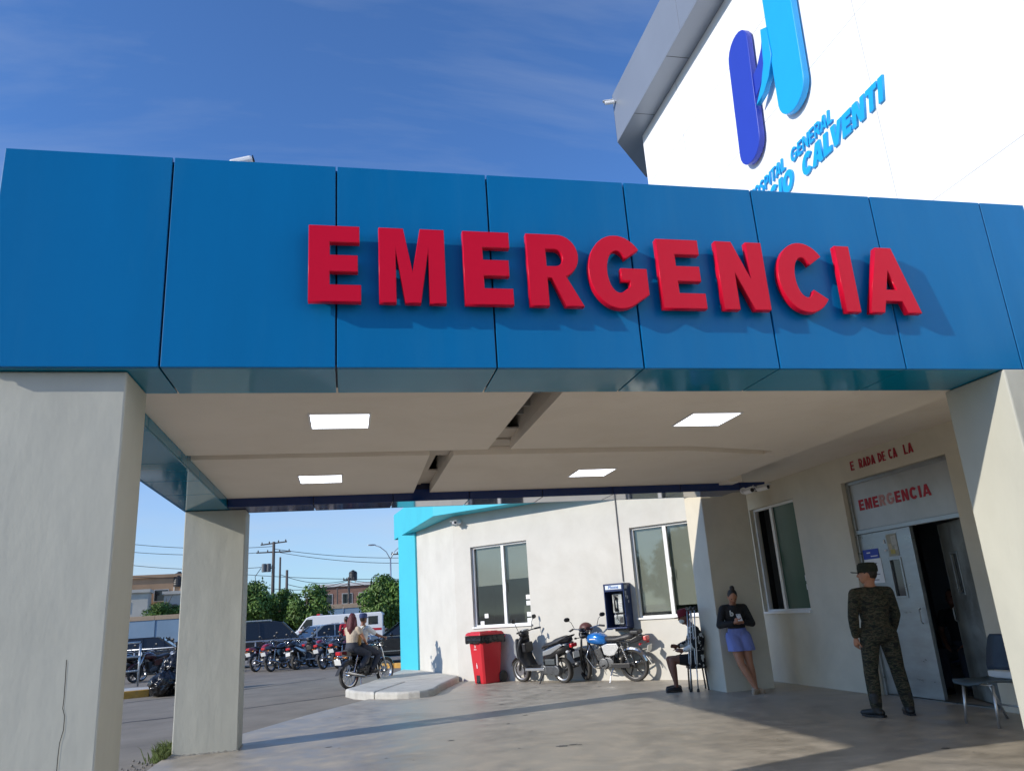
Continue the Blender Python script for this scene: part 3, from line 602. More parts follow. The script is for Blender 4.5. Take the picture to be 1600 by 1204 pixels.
# chamfer wall and turquoise pilaster: end points on the floor from their foot
C1 = Vector((1.90, 21.95, 0)); C2 = Vector((1.50, 22.9, 0))
def local(p): q = Matrix.Rotation(-ang, 3, 'Z') @ (Vector(p)-A); return q
c1, c2 = local(C1), local(C2)
b = MB(); b.face([(0, 0, -.3), (c1.x, c1.y, -.3), (c1.x, c1.y, 4.0), (0, 0, 4.0)]); b.build('chamfer_wall', wallp, ax)
dd = (c2-c1).normalized(); nn = Vector((dd.y, -dd.x, 0)); nn = -nn if (local((0, 0, 0))-c1).dot(nn) < 0 else nn
b = MB(); P = [c1+nn*.06, c2+nn*.06, c2-nn*.5, c1-nn*.5]; b.prism([(p.x, p.y) for p in P], -.3, 4.0, 'z'); b.build('pilaster', cyan, ax, bevel=.01)
# eave: outline offset from the wall, following it
e3 = local((1.39, 23.85, 0)); e4 = local((4.5, 25.2, 0))
ep = [(7.2, -.02), (7.2, -.40), (-.16, -.52), (e3.x, e3.y), (e4.x, e4.y), (2.5, 3)]
EZ0 = 3.78
MB().prism(ep, EZ0, EZ0+.75, 'z').build('eave', cyan, ax, bevel=.01)
box('parapet', wallp, ax, .2, 6.6, .5, .7, EZ0+.76, EZ0+1.1)
cd = MB(); cd.tube([(4.55, -.02, 3.74), (4.55, -.02, 1.9)], .012, 6); cd.build('conduit', M('conduit_grey', (.2, .19, .18), .6), ax)

# ------------------------------------------------------------------ cameras on walls
def cctv(loc, rz, label, twin=False):
    o = empty('security_camera', loc, rz, label, 'camera')
    MB().lathe([(.05, 0), (.05, .03), (.02, .05)], axis='y', n=14).build('mount', white, o, smooth=False)
    for i, (a, t) in enumerate(((rad(35), -.12), (rad(-40), .12)) if twin else ((0, 0),)):
        h = empty('head', (t*.5, -.05, -.03), a); h.parent = o
        MB().lathe([(.0, -.2), (.036, -.2), (.04, -.17), (.04, .0), (.02, .02)], axis='y', n=14).build('body', white, h, smooth=False)
        MB().lathe([(.0, -.206), (.03, -.206), (.03, -.2)], axis='y', n=14).build('lens', blackp, h)
        box('hood', white, h, -.042, .042, -.24, -.02, .038, .046)
    MB().tube([(0, 0, 0), (0, -.06, -.03)], .015, 8).build('arm', white, o)
    return o
q = A+AU*.25; cctv((q.x-.03, q.y-.03, 3.62), ang, 'twin white security camera under the turquoise eave corner', True)
cctv((5.92, 10.70, 2.985), 0, 'white security camera under the end of the dark blue rear beam')
cctv((6.13, 10.73, 3.03), rad(20), 'white security camera beside the wall at the rear beam end')
cctv((XE+.02, 12.7, 11.45), rad(-110), 'small white security camera on the grey roof eave')

# ------------------------------------------------------------------ red wheeled bin
bn = empty('wheeled_bin', (3.0, 17.72, 0), rad(-64), 'red plastic wheeled bin with black liner below the window', 'bin')
bn.scale = (.92, .92, 1.06)
b = MB(); R = []
for z, w0, d0, d1 in ((0, .215, -.24, .24), (.04, .222, -.25, .25), (.78, .27, -.32, .31), (.90, .285, -.34, .33)):
    c = .05; R.append([Vector(p) for p in ((-w0+c, d0, z), (w0-c, d0, z), (w0, d0+c, z), (w0, d1-c, z), (w0-c, d1, z), (-w0+c, d1, z), (-w0, d1-c, z), (-w0, d0+c, z))])
b.rings(R); bd = b.build('body', binred, bn, bevel=.012)
b = MB(); b.box(-.30, .30, -.37, .35, .90, .935); b.build('rim', binred, bn, bevel=.012)
b = MB(); R = []
for z, k in ((.945, 1.0), (.985, .97), (1.01, .86)): R.append([Vector((x*k, y*k, z)) for x, y in ((-.31, -.38), (.31, -.38), (.31, .34), (-.31, .34))])
b.rings(R).box(-.2, .2, -.30, -.05, 1.0, 1.022).box(-.2, .2, .02, .24, 1.0, 1.022); b.build('lid', binred, bn, bevel=.012)
b = MB(); R = []
for z, k in ((.795, 1.045), (.80, 1.07), (.86, 1.05), (.915, 1.04), (.94, 1.06)):
    L = []
    for i in range(48):
        t = i/48*4; sd = int(t); u = t-sd; cs = [(-.295, -.36), (.295, -.36), (.295, .34), (-.295, .34), (-.295, -.36)]
        p = Vector(cs[sd])*(1-u)+Vector(cs[sd+1])*u; kk = k+random.uniform(-.015, .02); L.append(Vector((p.x*kk, p.y*kk, z+random.uniform(-.02, .02)*(z < .83))))
    R.append(L)
b.rings(R, False); b.build('bag_liner', bagm, bn, smooth=True)
for sx in (-1, 1):
    w_ = MB().lathe([(.02, -.03), (.11, -.03), (.115, -.01), (.115, .02), (.1, .03), (.02, .03)], (sx*.24, .30, .115), 'x', 20).build('wheel', rubber, bn, smooth=False)
    MB().lathe([(.01, -.035), (.05, -.035), (.05, .035), (.01, .035)], (sx*.24, .30, .115), 'x', 14).build('hub', blackp, w_)
b = MB(); b.tube([(-.24, .34, .87), (-.24, .42, .90), (.24, .42, .90), (.24, .34, .87)], .014, 8); b.build('handle', binred, bn, smooth=True)
b = MB(); b.box(-.07, .07, -.262, -.235, .01, .17); b.build('pedal_recess', dark, bn); box('pedal', blackp, bn, -.05, .05, -.29, -.262, .02, .05, bevel=.006)
tl = Matrix.Translation((0, -.304, .62)) @ Matrix.Rotation(rad(5.2), 4, 'X')
b = MB()
for k in range(3):
    a = rad(90+120*k); b.bar(tl @ Vector((.028*math.cos(a), -.006, .11+.028*math.sin(a))), tl @ Vector((.028*math.cos(a+1.6), -.006, .11+.028*math.sin(a+1.6))), .004, .011)
for k in range(8): b.box(-.055+k*.014, -.045+k*.014, -.008, -.004, .045, .058, tl)
b.box(-.014, .014, -.008, -.004, -.32, -.24, tl).box(-.008, .008, -.008, -.004, -.235, -.215, tl); b.build('printed_marks', white, bn)

# ------------------------------------------------------------------ payphone on the annex wall
q = A+AU*4.46
ph = empty('payphone', (q.x, q.y, .99), ang, 'dark blue wall payphone with white header between the annex windows', 'payphone')
b = MB(); b.box(-.235, .235, -.30, -.002, 0, .03).box(-.235, -.21, -.30, -.002, .03, .88).box(.21, .235, -.30, -.002, .03, .88).box(-.21, .21, -.30, -.002, .72, .88).box(-.21, .21, -.03, -.002, .03, .72); b.build('housing', phoneb, ph, bevel=.012)
box('header_panel', M('header_white', (.66, .72, .80), .4, var=.05), ph, -.185, .185, -.3055, -.301, .765, .845)
text_mesh('header_text', 'Phone', M('header_blue', (.1, .2, .45), .5), ph, .085, .002, (-.12, -.307, .78), (PI/2, 0, 0), .15, .003, .24)
b = MB(); b.box(-.13, .10, -.16, -.031, .30, .68).box(-.11, .11, -.18, -.031, .08, .27); b.build('telephone_set', steel, ph, bevel=.012)
hs = MB(); hs.limb([(-.04, -.20, .36), (-.045, -.215, .42), (-.045, -.215, .54), (-.04, -.20, .60)], [.032, .018, .018, .032], 10); hs.build('handset', blackp, ph, smooth=True)
b = MB()
for i in range(3):
    for j in range(4): b.box(.02+i*.024, .038+i*.024, -.168, -.16, .40+j*.03, .42+j*.03)
b.build('keypad', alu, ph); box('display', blackp, ph, -.10, .02, -.166, -.16, .63, .66); box('coin_return', blackp, ph, .03, .09, -.188, -.18, .11, .22)
b = MB(); b.tube([(-.04, -.2, .34), (-.06, -.23, .22), (0, -.22, .12), (.04, -.18, .2)], .008, 8); b.build('cord', metal, ph, smooth=True)
b = MB()
for z, y, w_, h_ in ((.80, -.22, .10, .07), (.66, -.24, .05, .12), (.60, -.18, .06, .06), (.52, -.15, .04, .05)): b.box(.236, .239, y-w_/2, y+w_/2, z-h_/2, z+h_/2)
b.build('side_sticker', M('sticker_pale', (.35, .38, .45), .6, var=.4, scale=30), ph)
box('bracket', blackp, ph, -.1, .2, -.2, -.002, -.05, -.002)

# ------------------------------------------------------------------ motorcycles
def wheel(parent, x, r, wid, rimm, spokes=True, disc=True, steer=None):
    par = parent
    rm = MB(); ri = r-.055
    rm.lathe([(ri, -wid*.32), (ri+.012, -wid*.4), (ri-.022, -wid*.28), (ri-.022, wid*.28), (ri+.012, wid*.4), (ri, wid*.32)], (x, 0, r), 'y', 32, closed=True)
    rm.lathe([(.012, -.06), (.045, -.055), (.05, -.02), (.05, .02), (.045, .055), (.012, .06)], (x, 0, r), 'y', 14)
    n = 20 if spokes else 5
    for i in range(n):
        a = 2*PI*i/n+.2; t = (1 if i % 2 else -1)*(.03 if spokes else 0)
        rm.tube([(x+.04*math.cos(a+.3), t, r+.04*math.sin(a+.3)), (x+(ri-.01)*math.cos(a), 0, r+(ri-.01)*math.sin(a))], .0035 if spokes else .016, 5)
    if disc: rm.lathe([(.05, .045), (.11, .045), (.11, .05), (.05, .05)], (x, 0, r), 'y', 20, closed=True)
    o = rm.build('wheel', rimm, par, smooth=False)
    w2 = wid/2
    MB().lathe([(ri, -w2*.72), (r-.028, -w2), (r-.008, -w2*.8), (r, -w2*.3), (r, w2*.3), (r-.008, w2*.8), (r-.028, w2), (ri, w2*.72), (ri-.004, 0)], (x, 0, r), 'y', 36, closed=True).build('tyre', rubber, o, smooth=True)
    return o
def motorbike(loc, head, label, paint, group=None, lean=7, spokes=True, side=None, steer=0., rack=False, mirrors=True, grey=None):
    thick = .03 if side else 0
    o = empty('motorcycle', loc, math.atan2(head[1], head[0]), label, 'motorcycle', group, rx=rad(-lean))
    rimm = chrome if spokes else blackp
    wheel(o, -.62, .305, .10, rimm, spokes, False)
    F = lambda x, y, z: (x, y, z)
    rr = .30; fr_ = o; n0 = {c.name for c in o.children}
    fp_ = [wheel(o, .66, rr, .085, rimm, spokes, True)]
    k = MB()
    for y in (-.075, .075): k.tube([F(.66, y, .30), F(.53, y, .62), F(.40, y, .97)], [.022, .026, .02], 8)
    k.bar(F(.43, -.1, .90), F(.43, .1, .90), .07, .03).bar(F(.40, -.1, .97), F(.40, .1, .97), .07, .02); k.build('fork', chrome if not grey else engine, fr_, smooth=True)
    k = MB(); R = []
    for i in range(11):
        a = rad(25+130*i/10); r_ = rr+.035; c = Vector((.66+r_*math.cos(a), 0, rr+r_*math.sin(a))); nrm = Vector((math.cos(a), 0, math.sin(a)))
        R.append([Vector(F(*(c+Vector((0, y, 0))-nrm*d))) for y, d in ((-.06, .03), (-.045, .006), (0, 0), (.045, .006), (.06, .03), (.045, .012), (0, .006), (-.045, .012))])
    k.rings(R); k.build('front_mudguard', paint if not grey else blackp, fr_, smooth=True)
    hl = MB(); hl.lathe([(.02, -.10), (.07, -.07), (.095, 0), (.09, .01)], F(.52, 0, .92), 'x', 18); hb = hl.build('headlight', blackp, fr_, smooth=True)
    MB().lathe([(.0, .035), (.06, .028), (.086, .01)], F(.52, 0, .92), 'x', 18).build('lens', clearl, hb, smooth=True)
    ck = MB(); ck.lathe([(.01, -.03), (.05, -.03), (.055, .02), (.01, .022)], F(.42, .06, 1.03), 'z', 14).lathe([(.01, -.03), (.05, -.03), (.055, .02), (.01, .022)], F(.42, -.06, 1.03), 'z', 14); ck.build('gauges', blackp, fr_)
    hbn = MB(); hbn.tube([F(.22, .37, 1.05), F(.30, .27, 1.07), F(.38, .1, 1.03), F(.40, 0, 1.01), F(.38, -.1, 1.03), F(.30, -.27, 1.07), F(.22, -.37, 1.05)], .012, 8); hbo = hbn.build('handlebar', chrome, fr_, smooth=True)
    for s_ in (-1, 1):
        MB().tube([F(.21, s_*.38, 1.05), F(.285, s_*.29, 1.068)], .02, 10).build('grip', blackp, hbo)
        lv = MB(); lv.tube([F(.33, s_*.24, 1.06), F(.30, s_*.38, 1.045)], .007, 6); lv.build('lever', metal, hbo)
        if mirrors:
            mr = MB(); mr.tube([F(.30, s_*.25, 1.08), F(.30, s_*.30, 1.20), F(.29, s_*.36, 1.25)], .006, 6); mr.ell(F(.285, s_*.39, 1.27), (.018, .065, .045), 12, 7); mr.build('mirror', blackp, hbo, smooth=True)
        ind = MB(); ind.tube([F(.50, s_*.06, .86), F(.50, s_*.16, .86)], .008, 6); ind.ell(F(.50, s_*.18, .86), (.03, .03, .022), 10, 6); ind.build('indicator', blackp, fr_, smooth=True)
    # everything built so far but the rear wheel turns with the handlebar
    sm = Matrix.Translation((.42, 0, 0)) @ Matrix.Rotation(steer, 4, 'Z') @ Matrix.Translation((-.42, 0, 0))
    for p in o.children:
        if p.name not in n0: p.matrix_local = sm
    # tank
    k = MB(); R = []
    for x, w_, zb, zt in ((.36, .06, .78, .86), (.30, .115, .74, .925), (.18, .145, .72, .955), (.04, .145, .71, .94), (-.06, .115, .71, .885), (-.12, .08, .73, .84)):
        c = (zb+zt)/2; h = (zt-zb)/2; R.append([Vector((x, w_*math.copysign(abs(math.cos(t))**.7, math.cos(t)), c+h*math.copysign(abs(math.sin(t))**.8, math.sin(t)))) for t in [2*PI*i/18 for i in range(18)]])
    k.rings(R); tk = k.build('fuel_tank', paint, o, smooth=True)
    if side:
        dc = MB()
        for s_ in (-1, 1): dc.box(.10, .24, s_*.1455, s_*.149, .83, .85)
        dc.build('tank_badge', white, tk)
    MB().lathe([(.0, .96), (.03, .96), (.035, .94)], (.12, 0, 0), 'z', 14).build('filler_cap', chrome, tk)
    # seat
    k = MB(); R = []
    for x, w_, zb, zt in ((-.06, .085, .775, .835), (-.16, .12, .765, .83), (-.32, .135, .77, .825), (-.46, .13, .785, .855), (-.62, .12, .80, .885), (-.74, .10, .81, .88)):
        R.append([Vector((x, w_*c, z)) for c, z in ((-.8, zb), (-1, zb+.02), (-.95, zt-.02), (-.6, zt), (.6, zt), (.95, zt-.02), (1, zb+.02), (.8, zb))])
    R = [[p_+Vector((0, 0, thick if p_.z > r_[0].z+.03 else 0)) for p_ in r_] for r_ in R]
    k.rings(R); k.build('seat', seatm, o, smooth=True)
    tail = MB(); R = []
    for x, w_, zb, zt in ((-.66, .125, .72, .80), (-.80, .10, .75, .86), (-.92, .065, .79, .86)): R.append([Vector((x, s_*w_, z)) for s_, z in ((-1, zb), (-1, zt), (1, zt), (1, zb))])
    tail.rings(R); tail.build('tail_cowl', paint if side is None else blackp, o, bevel=.015)
    tl_ = MB(); tl_.box(-1.0, -.925, -.075, .075, .765, .85); tl_.build('tail_light', redlens, o, bevel=.015)
    mg = MB(); R = []
    for i in range(12):
        a = rad(40+125*i/11); r_ = .345; c = Vector((-.62+r_*math.cos(a), 0, .305+r_*math.sin(a)))
        nrm = Vector((math.cos(a), 0, math.sin(a))); R.append([c+Vector((0, y, 0))-nrm*d for y, d in ((-.075, .035), (-.06, .004), (0, 0), (.06, .004), (.075, .035), (.06, .012), (0, .006), (-.06, .012))])
    mg.rings(R).bar((-.93, 0, .48), (-1.03, 0, .33), .10, .008); mg.build('rear_mudguard', blackp if side is None else chrome, o, smooth=False)
    pl = MB(); pl.box(-.004, .004, -.095, .095, -.065, .065, Matrix.Translation((-1.0, 0, .62)) @ Matrix.Rotation(rad(-18), 4, 'Y')); pl.build('number_plate', platew, o)
    for s_ in (-1, 1):
        ind = MB(); ind.tube([(-.9, s_*.06, .72), (-.9, s_*.14, .715)], .008, 6); ind.ell((-.9, s_*.165, .715), (.032, .035, .024), 10, 6); ind.build('indicator', redlens if side else amber, o, smooth=True)
        sp = MB(); sp.prism([(-.16, .50), (-.04, .53), (.0, .70), (-.14, .74), (-.36, .74), (-.40, .66), (-.28, .52)], s_*.105, s_*.13, 'y'); sp.build('side_panel', side or paint, o, bevel=.018, seg=3)
        sh = MB(); sh.tube([(-.56, s_*.10, .34), (-.44, s_*.12, .76)], .012, 8)
        for i in range(9): t = .25+.07*i; sh.lathe([(.013, -.006), (.03, -.005), (.03, .005), (.013, .006)], (-.56+.12*t, s_*(.10+.02*t), .34+.42*t), 'z', 10)
        sh.build('shock_absorber', chrome, o)
        MB().tube([(-.02, s_*.08, .33), (-.02, s_*.16, .33), (-.02, s_*.24, .33)], .014, 8).build('footpeg', blackp, o); MB().tube([(-.36, s_*.1, .42), (-.38, s_*.15, .42), (-.40, s_*.2, .42)], .012, 8).build('footpeg', blackp, o)
    # frame, engine, exhaust
    k = MB()
    for s_ in (-1, 1):
        k.tube([(.40, 0, .86), (.30, s_*.04, .60), (.24, s_*.09, .34), (-.05, s_*.10, .27), (-.22, s_*.10, .32), (-.26, s_*.09, .70), (-.62, s_*.09, .77), (-.85, s_*.06, .78)], .014, 8)
        k.tube([(-.20, s_*.085, .34), (-.45, s_*.085, .32), (-.62, s_*.075, .305)], .019, 8)
    k.tube([(.40, 0, .88), (.1, 0, .70), (-.26, 0, .72)], .02, 8); k.build('frame', blackp, o, smooth=True)
    k = MB()
    k.lathe([(.03, -.13), (.10, -.125), (.115, -.09), (.115, .09), (.10, .125), (.03, .13)], (.0, 0, .36), 'y', 20).lathe([(.03, -.11), (.085, -.105), (.095, -.06), (.095, .06), (.085, .105), (.03, .11)], (-.14, 0, .37), 'y', 20).box(-.16, .05, -.095, .095, .27, .47)
    k.build('crankcase', engine, o, bevel=.008)
    k = MB(); mt = Matrix.Translation((.07, 0, .45)) @ Matrix.Rotation(rad(18), 4, 'Y')
    k.box(-.055, .055, -.06, .06, -.04, .20, mt)
    for i in range(9): k.box(-.08, .08, -.085, .085, -.005+i*.023, .004+i*.023, mt)
    k.build('cylinder', engine, o)
    cb = MB(); cb.lathe([(.02, -.06), (.035, -.05), (.035, .05), (.02, .06)], (-.03, 0, .60), 'x', 12); cb.build('carburettor', engine, o)
    k = MB(); k.tube([(.17, -.05, .52), (.27, -.09, .46), (.25, -.13, .30), (.1, -.145, .24), (-.2, -.15, .24)], .019, 10).tube([(-.18, -.15, .24), (-.28, -.155, .25), (-.36, -.16, .27), (-.86, -.165, .38), (-.90, -.165, .39)], [.02, .034, .042, .042, .025], 12); k.build('exhaust', chrome, o, smooth=True)
    if rack:
        k = MB()
        for s_ in (-1, 1): k.tube([(.26, s_*.12, .72), (.36, s_*.16, .50), (.22, s_*.15, .30), (.08, s_*.12, .27)], .012, 8)
        k.build('crash_bar', chrome, o, smooth=True)
    k = MB(); k.tube([(-.20, .10, .27), (-.17, .20, .14), (-.16, .24+math.tan(rad(lean))*.1, .018)], .012, 8); k.build('side_stand', chrome, o); k = MB(); k.tube([(-.30, -.09, .27), (-.33, -.11, .16), (-.34, -.12, .05)], .012, 8); k.build('centre_stand', chrome, o)
    ch = MB(); ch.box(-.58, -.16, .10, .116, .27, .36); ch.build('chain_guard', blackp, o, bevel=.01)
    return o
def scooter(loc, head, label, paint, group=None, lean=7, name='scooter'):
    o = empty(name, loc, math.atan2(head[1], head[0]), label, 'scooter', group, rx=rad(-lean))
    wheel(o, -.60, .25, .12, M('cast_rim', (.30, .30, .31), .35, metal=.7), False, False); wheel(o, .62, .25, .105, MC['cast_rim'], False, True)
    k = MB(); R = []
    for i in range(10):
        a = rad(20+140*i/9); r_ = .285; c = Vector((.62+r_*math.cos(a), 0, .25+r_*math.sin(a))); nrm = Vector((math.cos(a), 0, math.sin(a)))
        R.append([c+Vector((0, y, 0))-nrm*d for y, d in ((-.07, .05), (-.055, .008), (0, 0), (.055, .008), (.07, .05), (.055, .02), (0, .01), (-.055, .02))])
    k.rings(R); k.build('front_mudguard', paint, o, smooth=True)
    k = MB()
    for y in (-.07, .07): k.tube([(.62, y, .25), (.50, y, .62)], .022, 8)
    k.build('fork', engine, o, smooth=True)
    k = MB(); R = []                                     # leg shield: curved shell
    for x, z, w_, t in ((.28, .30, .14, .06), (.36, .36, .19, .05), (.47, .52, .215, .05), (.50, .70, .20, .06), (.46, .86, .15, .07), (.42, .95, .11, .07)):
        R.append([Vector((x-t, -w_*.9, z)), Vector((x, -w_, z)), Vector((x+.05, -w_*.55, z)), Vector((x+.075, 0, z)), Vector((x+.05, w_*.55, z)), Vector((x, w_, z)), Vector((x-t, w_*.9, z)), Vector((x-t*.6, 0, z))])
    k.rings(R); k.build('leg_shield', blackp, o, smooth=True)
    k = MB()
    for s_ in (-1, 1): k.prism([(.50, .50), (.585, .62), (.56, .82), (.47, .93), (.50, .72)], s_*.09, s_*.205, 'y')
    k.build('front_panel', silverp, o, bevel=.02, seg=3)
    k = MB(); k.ell((.60, 0, .78), (.05, .10, .09), 14, 8); k.build('headlight', clearl, o, smooth=True)
    k = MB(); k.box(-.22, .34, -.17, .17, .27, .325); k.build('floorboard', blackp, o, bevel=.02)
    k = MB()
    for s_ in (-1, 1): k.bar((-.24, s_*.18, .30), (.32, s_*.18, .29), .02, .05)
    k.build('sill_trim', silverp, o, bevel=.006)
    k = MB(); R = []                                     # rear body
    for x, w_, zb, zt in ((-.18, .12, .32, .60), (-.26, .17, .36, .70), (-.45, .19, .46, .755), (-.68, .17, .55, .80), (-.88, .11, .64, .82), (-.98, .05, .72, .80)):
        R.append([Vector((x, w_*c, z)) for c, z in ((-.6, zb), (-1, zb+(zt-zb)*.35), (-.85, zt-.03), (-.5, zt), (.5, zt), (.85, zt-.03), (1, zb+(zt-zb)*.35), (.6, zb))])
    k.rings(R); k.build('rear_body', paint, o, smooth=True)
    k = MB()
    for s_ in (-1, 1): k.prism([(-.26, .56), (-.5, .60), (-.86, .76), (-.80, .80), (-.45, .70), (-.28, .66)], s_*.165, s_*.198, 'y')
    k.build('side_panel', silverp, o, bevel=.015, seg=3)
    k = MB(); R = []
    for x, w_, zb, zt in ((-.17, .10, .68, .74), (-.30, .145, .73, .80), (-.48, .15, .75, .83), (-.58, .14, .78, .88), (-.78, .13, .81, .925), (-.93, .08, .82, .90)):
        R.append([Vector((x, w_*c, z)) for c, z in ((-.9, zb), (-1, zb+.03), (-.8, zt-.01), (-.4, zt), (.4, zt), (.8, zt-.01), (1, zb+.03), (.9, zb))])
    k.rings(R); k.build('seat', seatm, o, smooth=True)
    k = MB(); k.tube([(-.72, .15, .83), (-.94, .13, .92), (-1.0, 0, .93), (-.94, -.13, .92), (-.72, -.15, .83)], .014, 8); k.build('grab_rail', blackp, o, smooth=True)
    k = MB(); k.box(-1.02, -.95, -.09, .09, .70, .78); k.build('tail_light', redlens, o, bevel=.02)
    for s_ in (-1, 1):
        k = MB(); k.tube([(-.95, s_*.06, .64), (-.96, s_*.14, .64)], .01, 6); k.ell((-.965, s_*.17, .64), (.035, .045, .03), 10, 6); k.build('indicator', clearl, o, smooth=True)
    k = MB(); k.bar((-.90, 0, .66), (-1.04, 0, .42), .16, .012); k.build('rear_mudguard', blackp, o); box('number_plate', platew, o, -1.035, -1.027, -.09, .09, .50, .62)
    k = MB(); k.box(-.52, -.16, .07, .17, .20, .36).lathe([(.02, .07), (.11, .075), (.11, .17), (.09, .19), (.02, .19)], (-.56, 0, .27), 'y', 18).lathe([(.02, .07), (.10, .075), (.10, .17), (.02, .18)], (-.2, 0, .28), 'y', 18).box(-.40, -.12, -.12, .07, .24, .42); k.build('engine', engine, o, bevel=.012)
    k = MB(); k.box(-.56, -.28, .08, .18, .38, .50); k.build('air_box', M('airbox_grey', (.07, .08, .085), .5), o, bevel=.02)
    k = MB(); k.tube([(-.15, -.12, .25), (-.35, -.16, .2), (-.45, -.17, .23)], .02, 8).tube([(-.45, -.17, .23), (-.5, -.175, .24), (-.86, -.18, .33), (-.9, -.18, .34)], [.03, .05, .05, .03], 12); k.build('exhaust', engine, o, smooth=True)
    k = MB()
    for s_ in (-1, 1): k.tube([(-.58, s_*.13, .27), (-.62, s_*.13, .60)], .025, 8)
    k.build('shock_absorber', metal, o)
    k = MB(); k.ell((.40, 0, 1.0), (.10, .13, .085), 14, 8); k.build('handlebar_cowl', blackp, o, smooth=True); box('display', M('display_grey', (.3, .31, .32), .2), o, .31, .39, -.08, .08, 1.055, 1.085, bevel=.008)
    k = MB(); k.tube([(.24, .35, 1.06), (.33, .18, 1.05), (.38, 0, 1.02), (.33, -.18, 1.05), (.24, -.35, 1.06)], .012, 8); hb = k.build('handlebar', blackp, o, smooth=True)
    for s_ in (-1, 1):
        MB().tube([(.22, s_*.36, 1.06), (.30, s_*.24, 1.055)], .019, 10).build('grip', blackp, hb)
        k = MB(); k.tube([(.34, s_*.2, 1.06), (.36, s_*.24, 1.2), (.34, s_*.28, 1.26)], .006, 6); k.ell((.33, s_*.31, 1.30), (.02, .07, .05), 12, 7); k.build('mirror', blackp, hb, smooth=True)
    k = MB(); k.tube([(-.2, .16, .22), (-.12, .26, .02+.0)], .013, 8); k.build('side_stand', blackp, o)
    k = MB(); k.box(.29, .40, -.13, .13, .62, .82); k.build('shopping_hook_pocket', blackp, o, bevel=.03)
    return o
scooter((4.02, 16.66, 0), (-.52, .85), 'black and silver scooter leaning on its stand beside the red bin', blackg)
mbk = motorbike((5.10, 15.62, 0), (-.667, .745), 'blue tanked motorcycle with silver side panel parked under the payphone', bluep, None, 6, False, silverp, rad(-38), True, True, True)
b = MB(); b.box(-.86, -.66, -.11, .11, .885, .97); b.build('rear_pad', seatm, mbk, bevel=.03, seg=3)
hm = empty('helmet', (4.81, 15.94, 1.03), rad(40), 'dark maroon helmet hanging over the blue motorcycle handlebar', 'helmet')
b = MB(); R = []
for i in range(9):
    t = i/8*PI*.62; R.append([Vector((.125*math.sin(t)*math.cos(a), .145*math.sin(t)*math.sin(a), .12*math.cos(t))) for a in [2*PI*j/18 for j in range(18)]] if i else [Vector((.01*math.cos(2*PI*j/18), .01*math.sin(2*PI*j/18), .12)) for j in range(18)])
b.rings(R, False); s_ = b.build('shell', M('helmet_maroon', (.10, .03, .025), .5, var=.2), hm, smooth=True); d_ = s_.modifiers.new('thick', 'SOLIDIFY'); d_.thickness = .02
b = MB(); b.tube([(0, .13, -.04), (.02, .06, -.14), (.02, -.06, -.14), (0, -.13, -.04)], .008, 6); b.build('strap', blackp, hm)

# ------------------------------------------------------------------ blue shell chair by the door
chm = M('chair_shell', (.055, .085, .105), .42, var=.15, scale=6); chn = M('chair_navy', (.028, .05, .085), .45, var=.15, scale=6)
c = empty('waiting_chair', (6.66, 7.45, 0), rad(-90), 'blue plastic waiting chair with metal legs right of the entrance door', 'chair')
b = MB(); R = []
for y, w_, z in ((-.34, .17, .405), (-.32, .21, .43), (-.15, .235, .425), (.05, .235, .41), (.14, .20, .43)):
    R.append([Vector((x*w_, y, z+.02*abs(x)**2+dz)) for x, dz in ((-1, 0), (-.5, 0), (0, 0), (.5, 0), (1, 0), (1, -.018), (0, -.018), (-1, -.018))])
b.rings(R); b.build('seat', chm, c, smooth=True)
b = MB(); R = []
for y, w_, z in ((.17, .20, .51), (.19, .225, .56), (.235, .225, .72), (.27, .21, .84), (.275, .18, .87)):
    R.append([Vector((x*w_, y-.03*abs(x)**2+dy, z)) for x, dy in ((-1, 0), (-.5, 0), (0, 0), (.5, 0), (1, 0), (1, .018), (0, .018), (-1, .018))])
b.rings(R); b.build('backrest', chn, c, smooth=True)
b = MB(); b.prism([(-.2, .13), (.2, .13), (.21, .20), (-.21, .20)], .43, .50, 'z'); b.build('spine_plate', alu, c, bevel=.01)
for s_ in (-1, 1):
    MB().tube([(s_*.2, -.2, .40), (s_*.22, -.25, .0)], .014, 8).build('leg', metal, c, smooth=True)
    MB().tube([(s_*.2, .1, .40), (s_*.22, .27, .0)], .014, 8).build('leg', metal, c, smooth=True)
b = MB(); b.tube([(-.2, .12, .40), (.2, .12, .40)], .012).tube([(-.2, -.2, .40), (.2, -.2, .40)], .012).tube([(-.21, .2, .15), (.21, .2, .15)], .01); b.build('cross_bar', metal, c, smooth=True)

# ------------------------------------------------------------------ people
def hand(b, w, d, n, s=1., curl=.5, side=1):
    """palm + four fingers + thumb from wrist w along d; n = back-of-hand normal; side = thumb side sign"""
    w, d, n = Vector(w), Vector(d).normalized(), Vector(n); n = (n-d*n.dot(d)).normalized(); t = d.cross(n)*side
    b.limb([w, w+d*.045*s, w+d*.085*s], [.024*s, .032*s, .034*s], 10)
    for i, (o, L) in enumerate(((.028, .072), (.010, .080), (-.009, .075), (-.027, .060))):
        p = w+d*.085*s+t*o*s; q = p+(d-n*curl*.4)*L*.42*s; r = q+(d-n*curl*1.4).normalized()*L*.34*s; e = r+(d*.3-n*curl*1.6).normalized()*L*.26*s
        b.limb([p, q, r, e], [.0105*s, .0095*s, .0088*s, .0075*s], 7)
    p = w+d*.03*s+t*.026*s; b.limb([p, p+(d*.6+t*.7)*.045*s, p+(d*1.0+t*.75-n*curl*.3)*.068*s], [.0135*s, .0115*s, .009*s], 7)
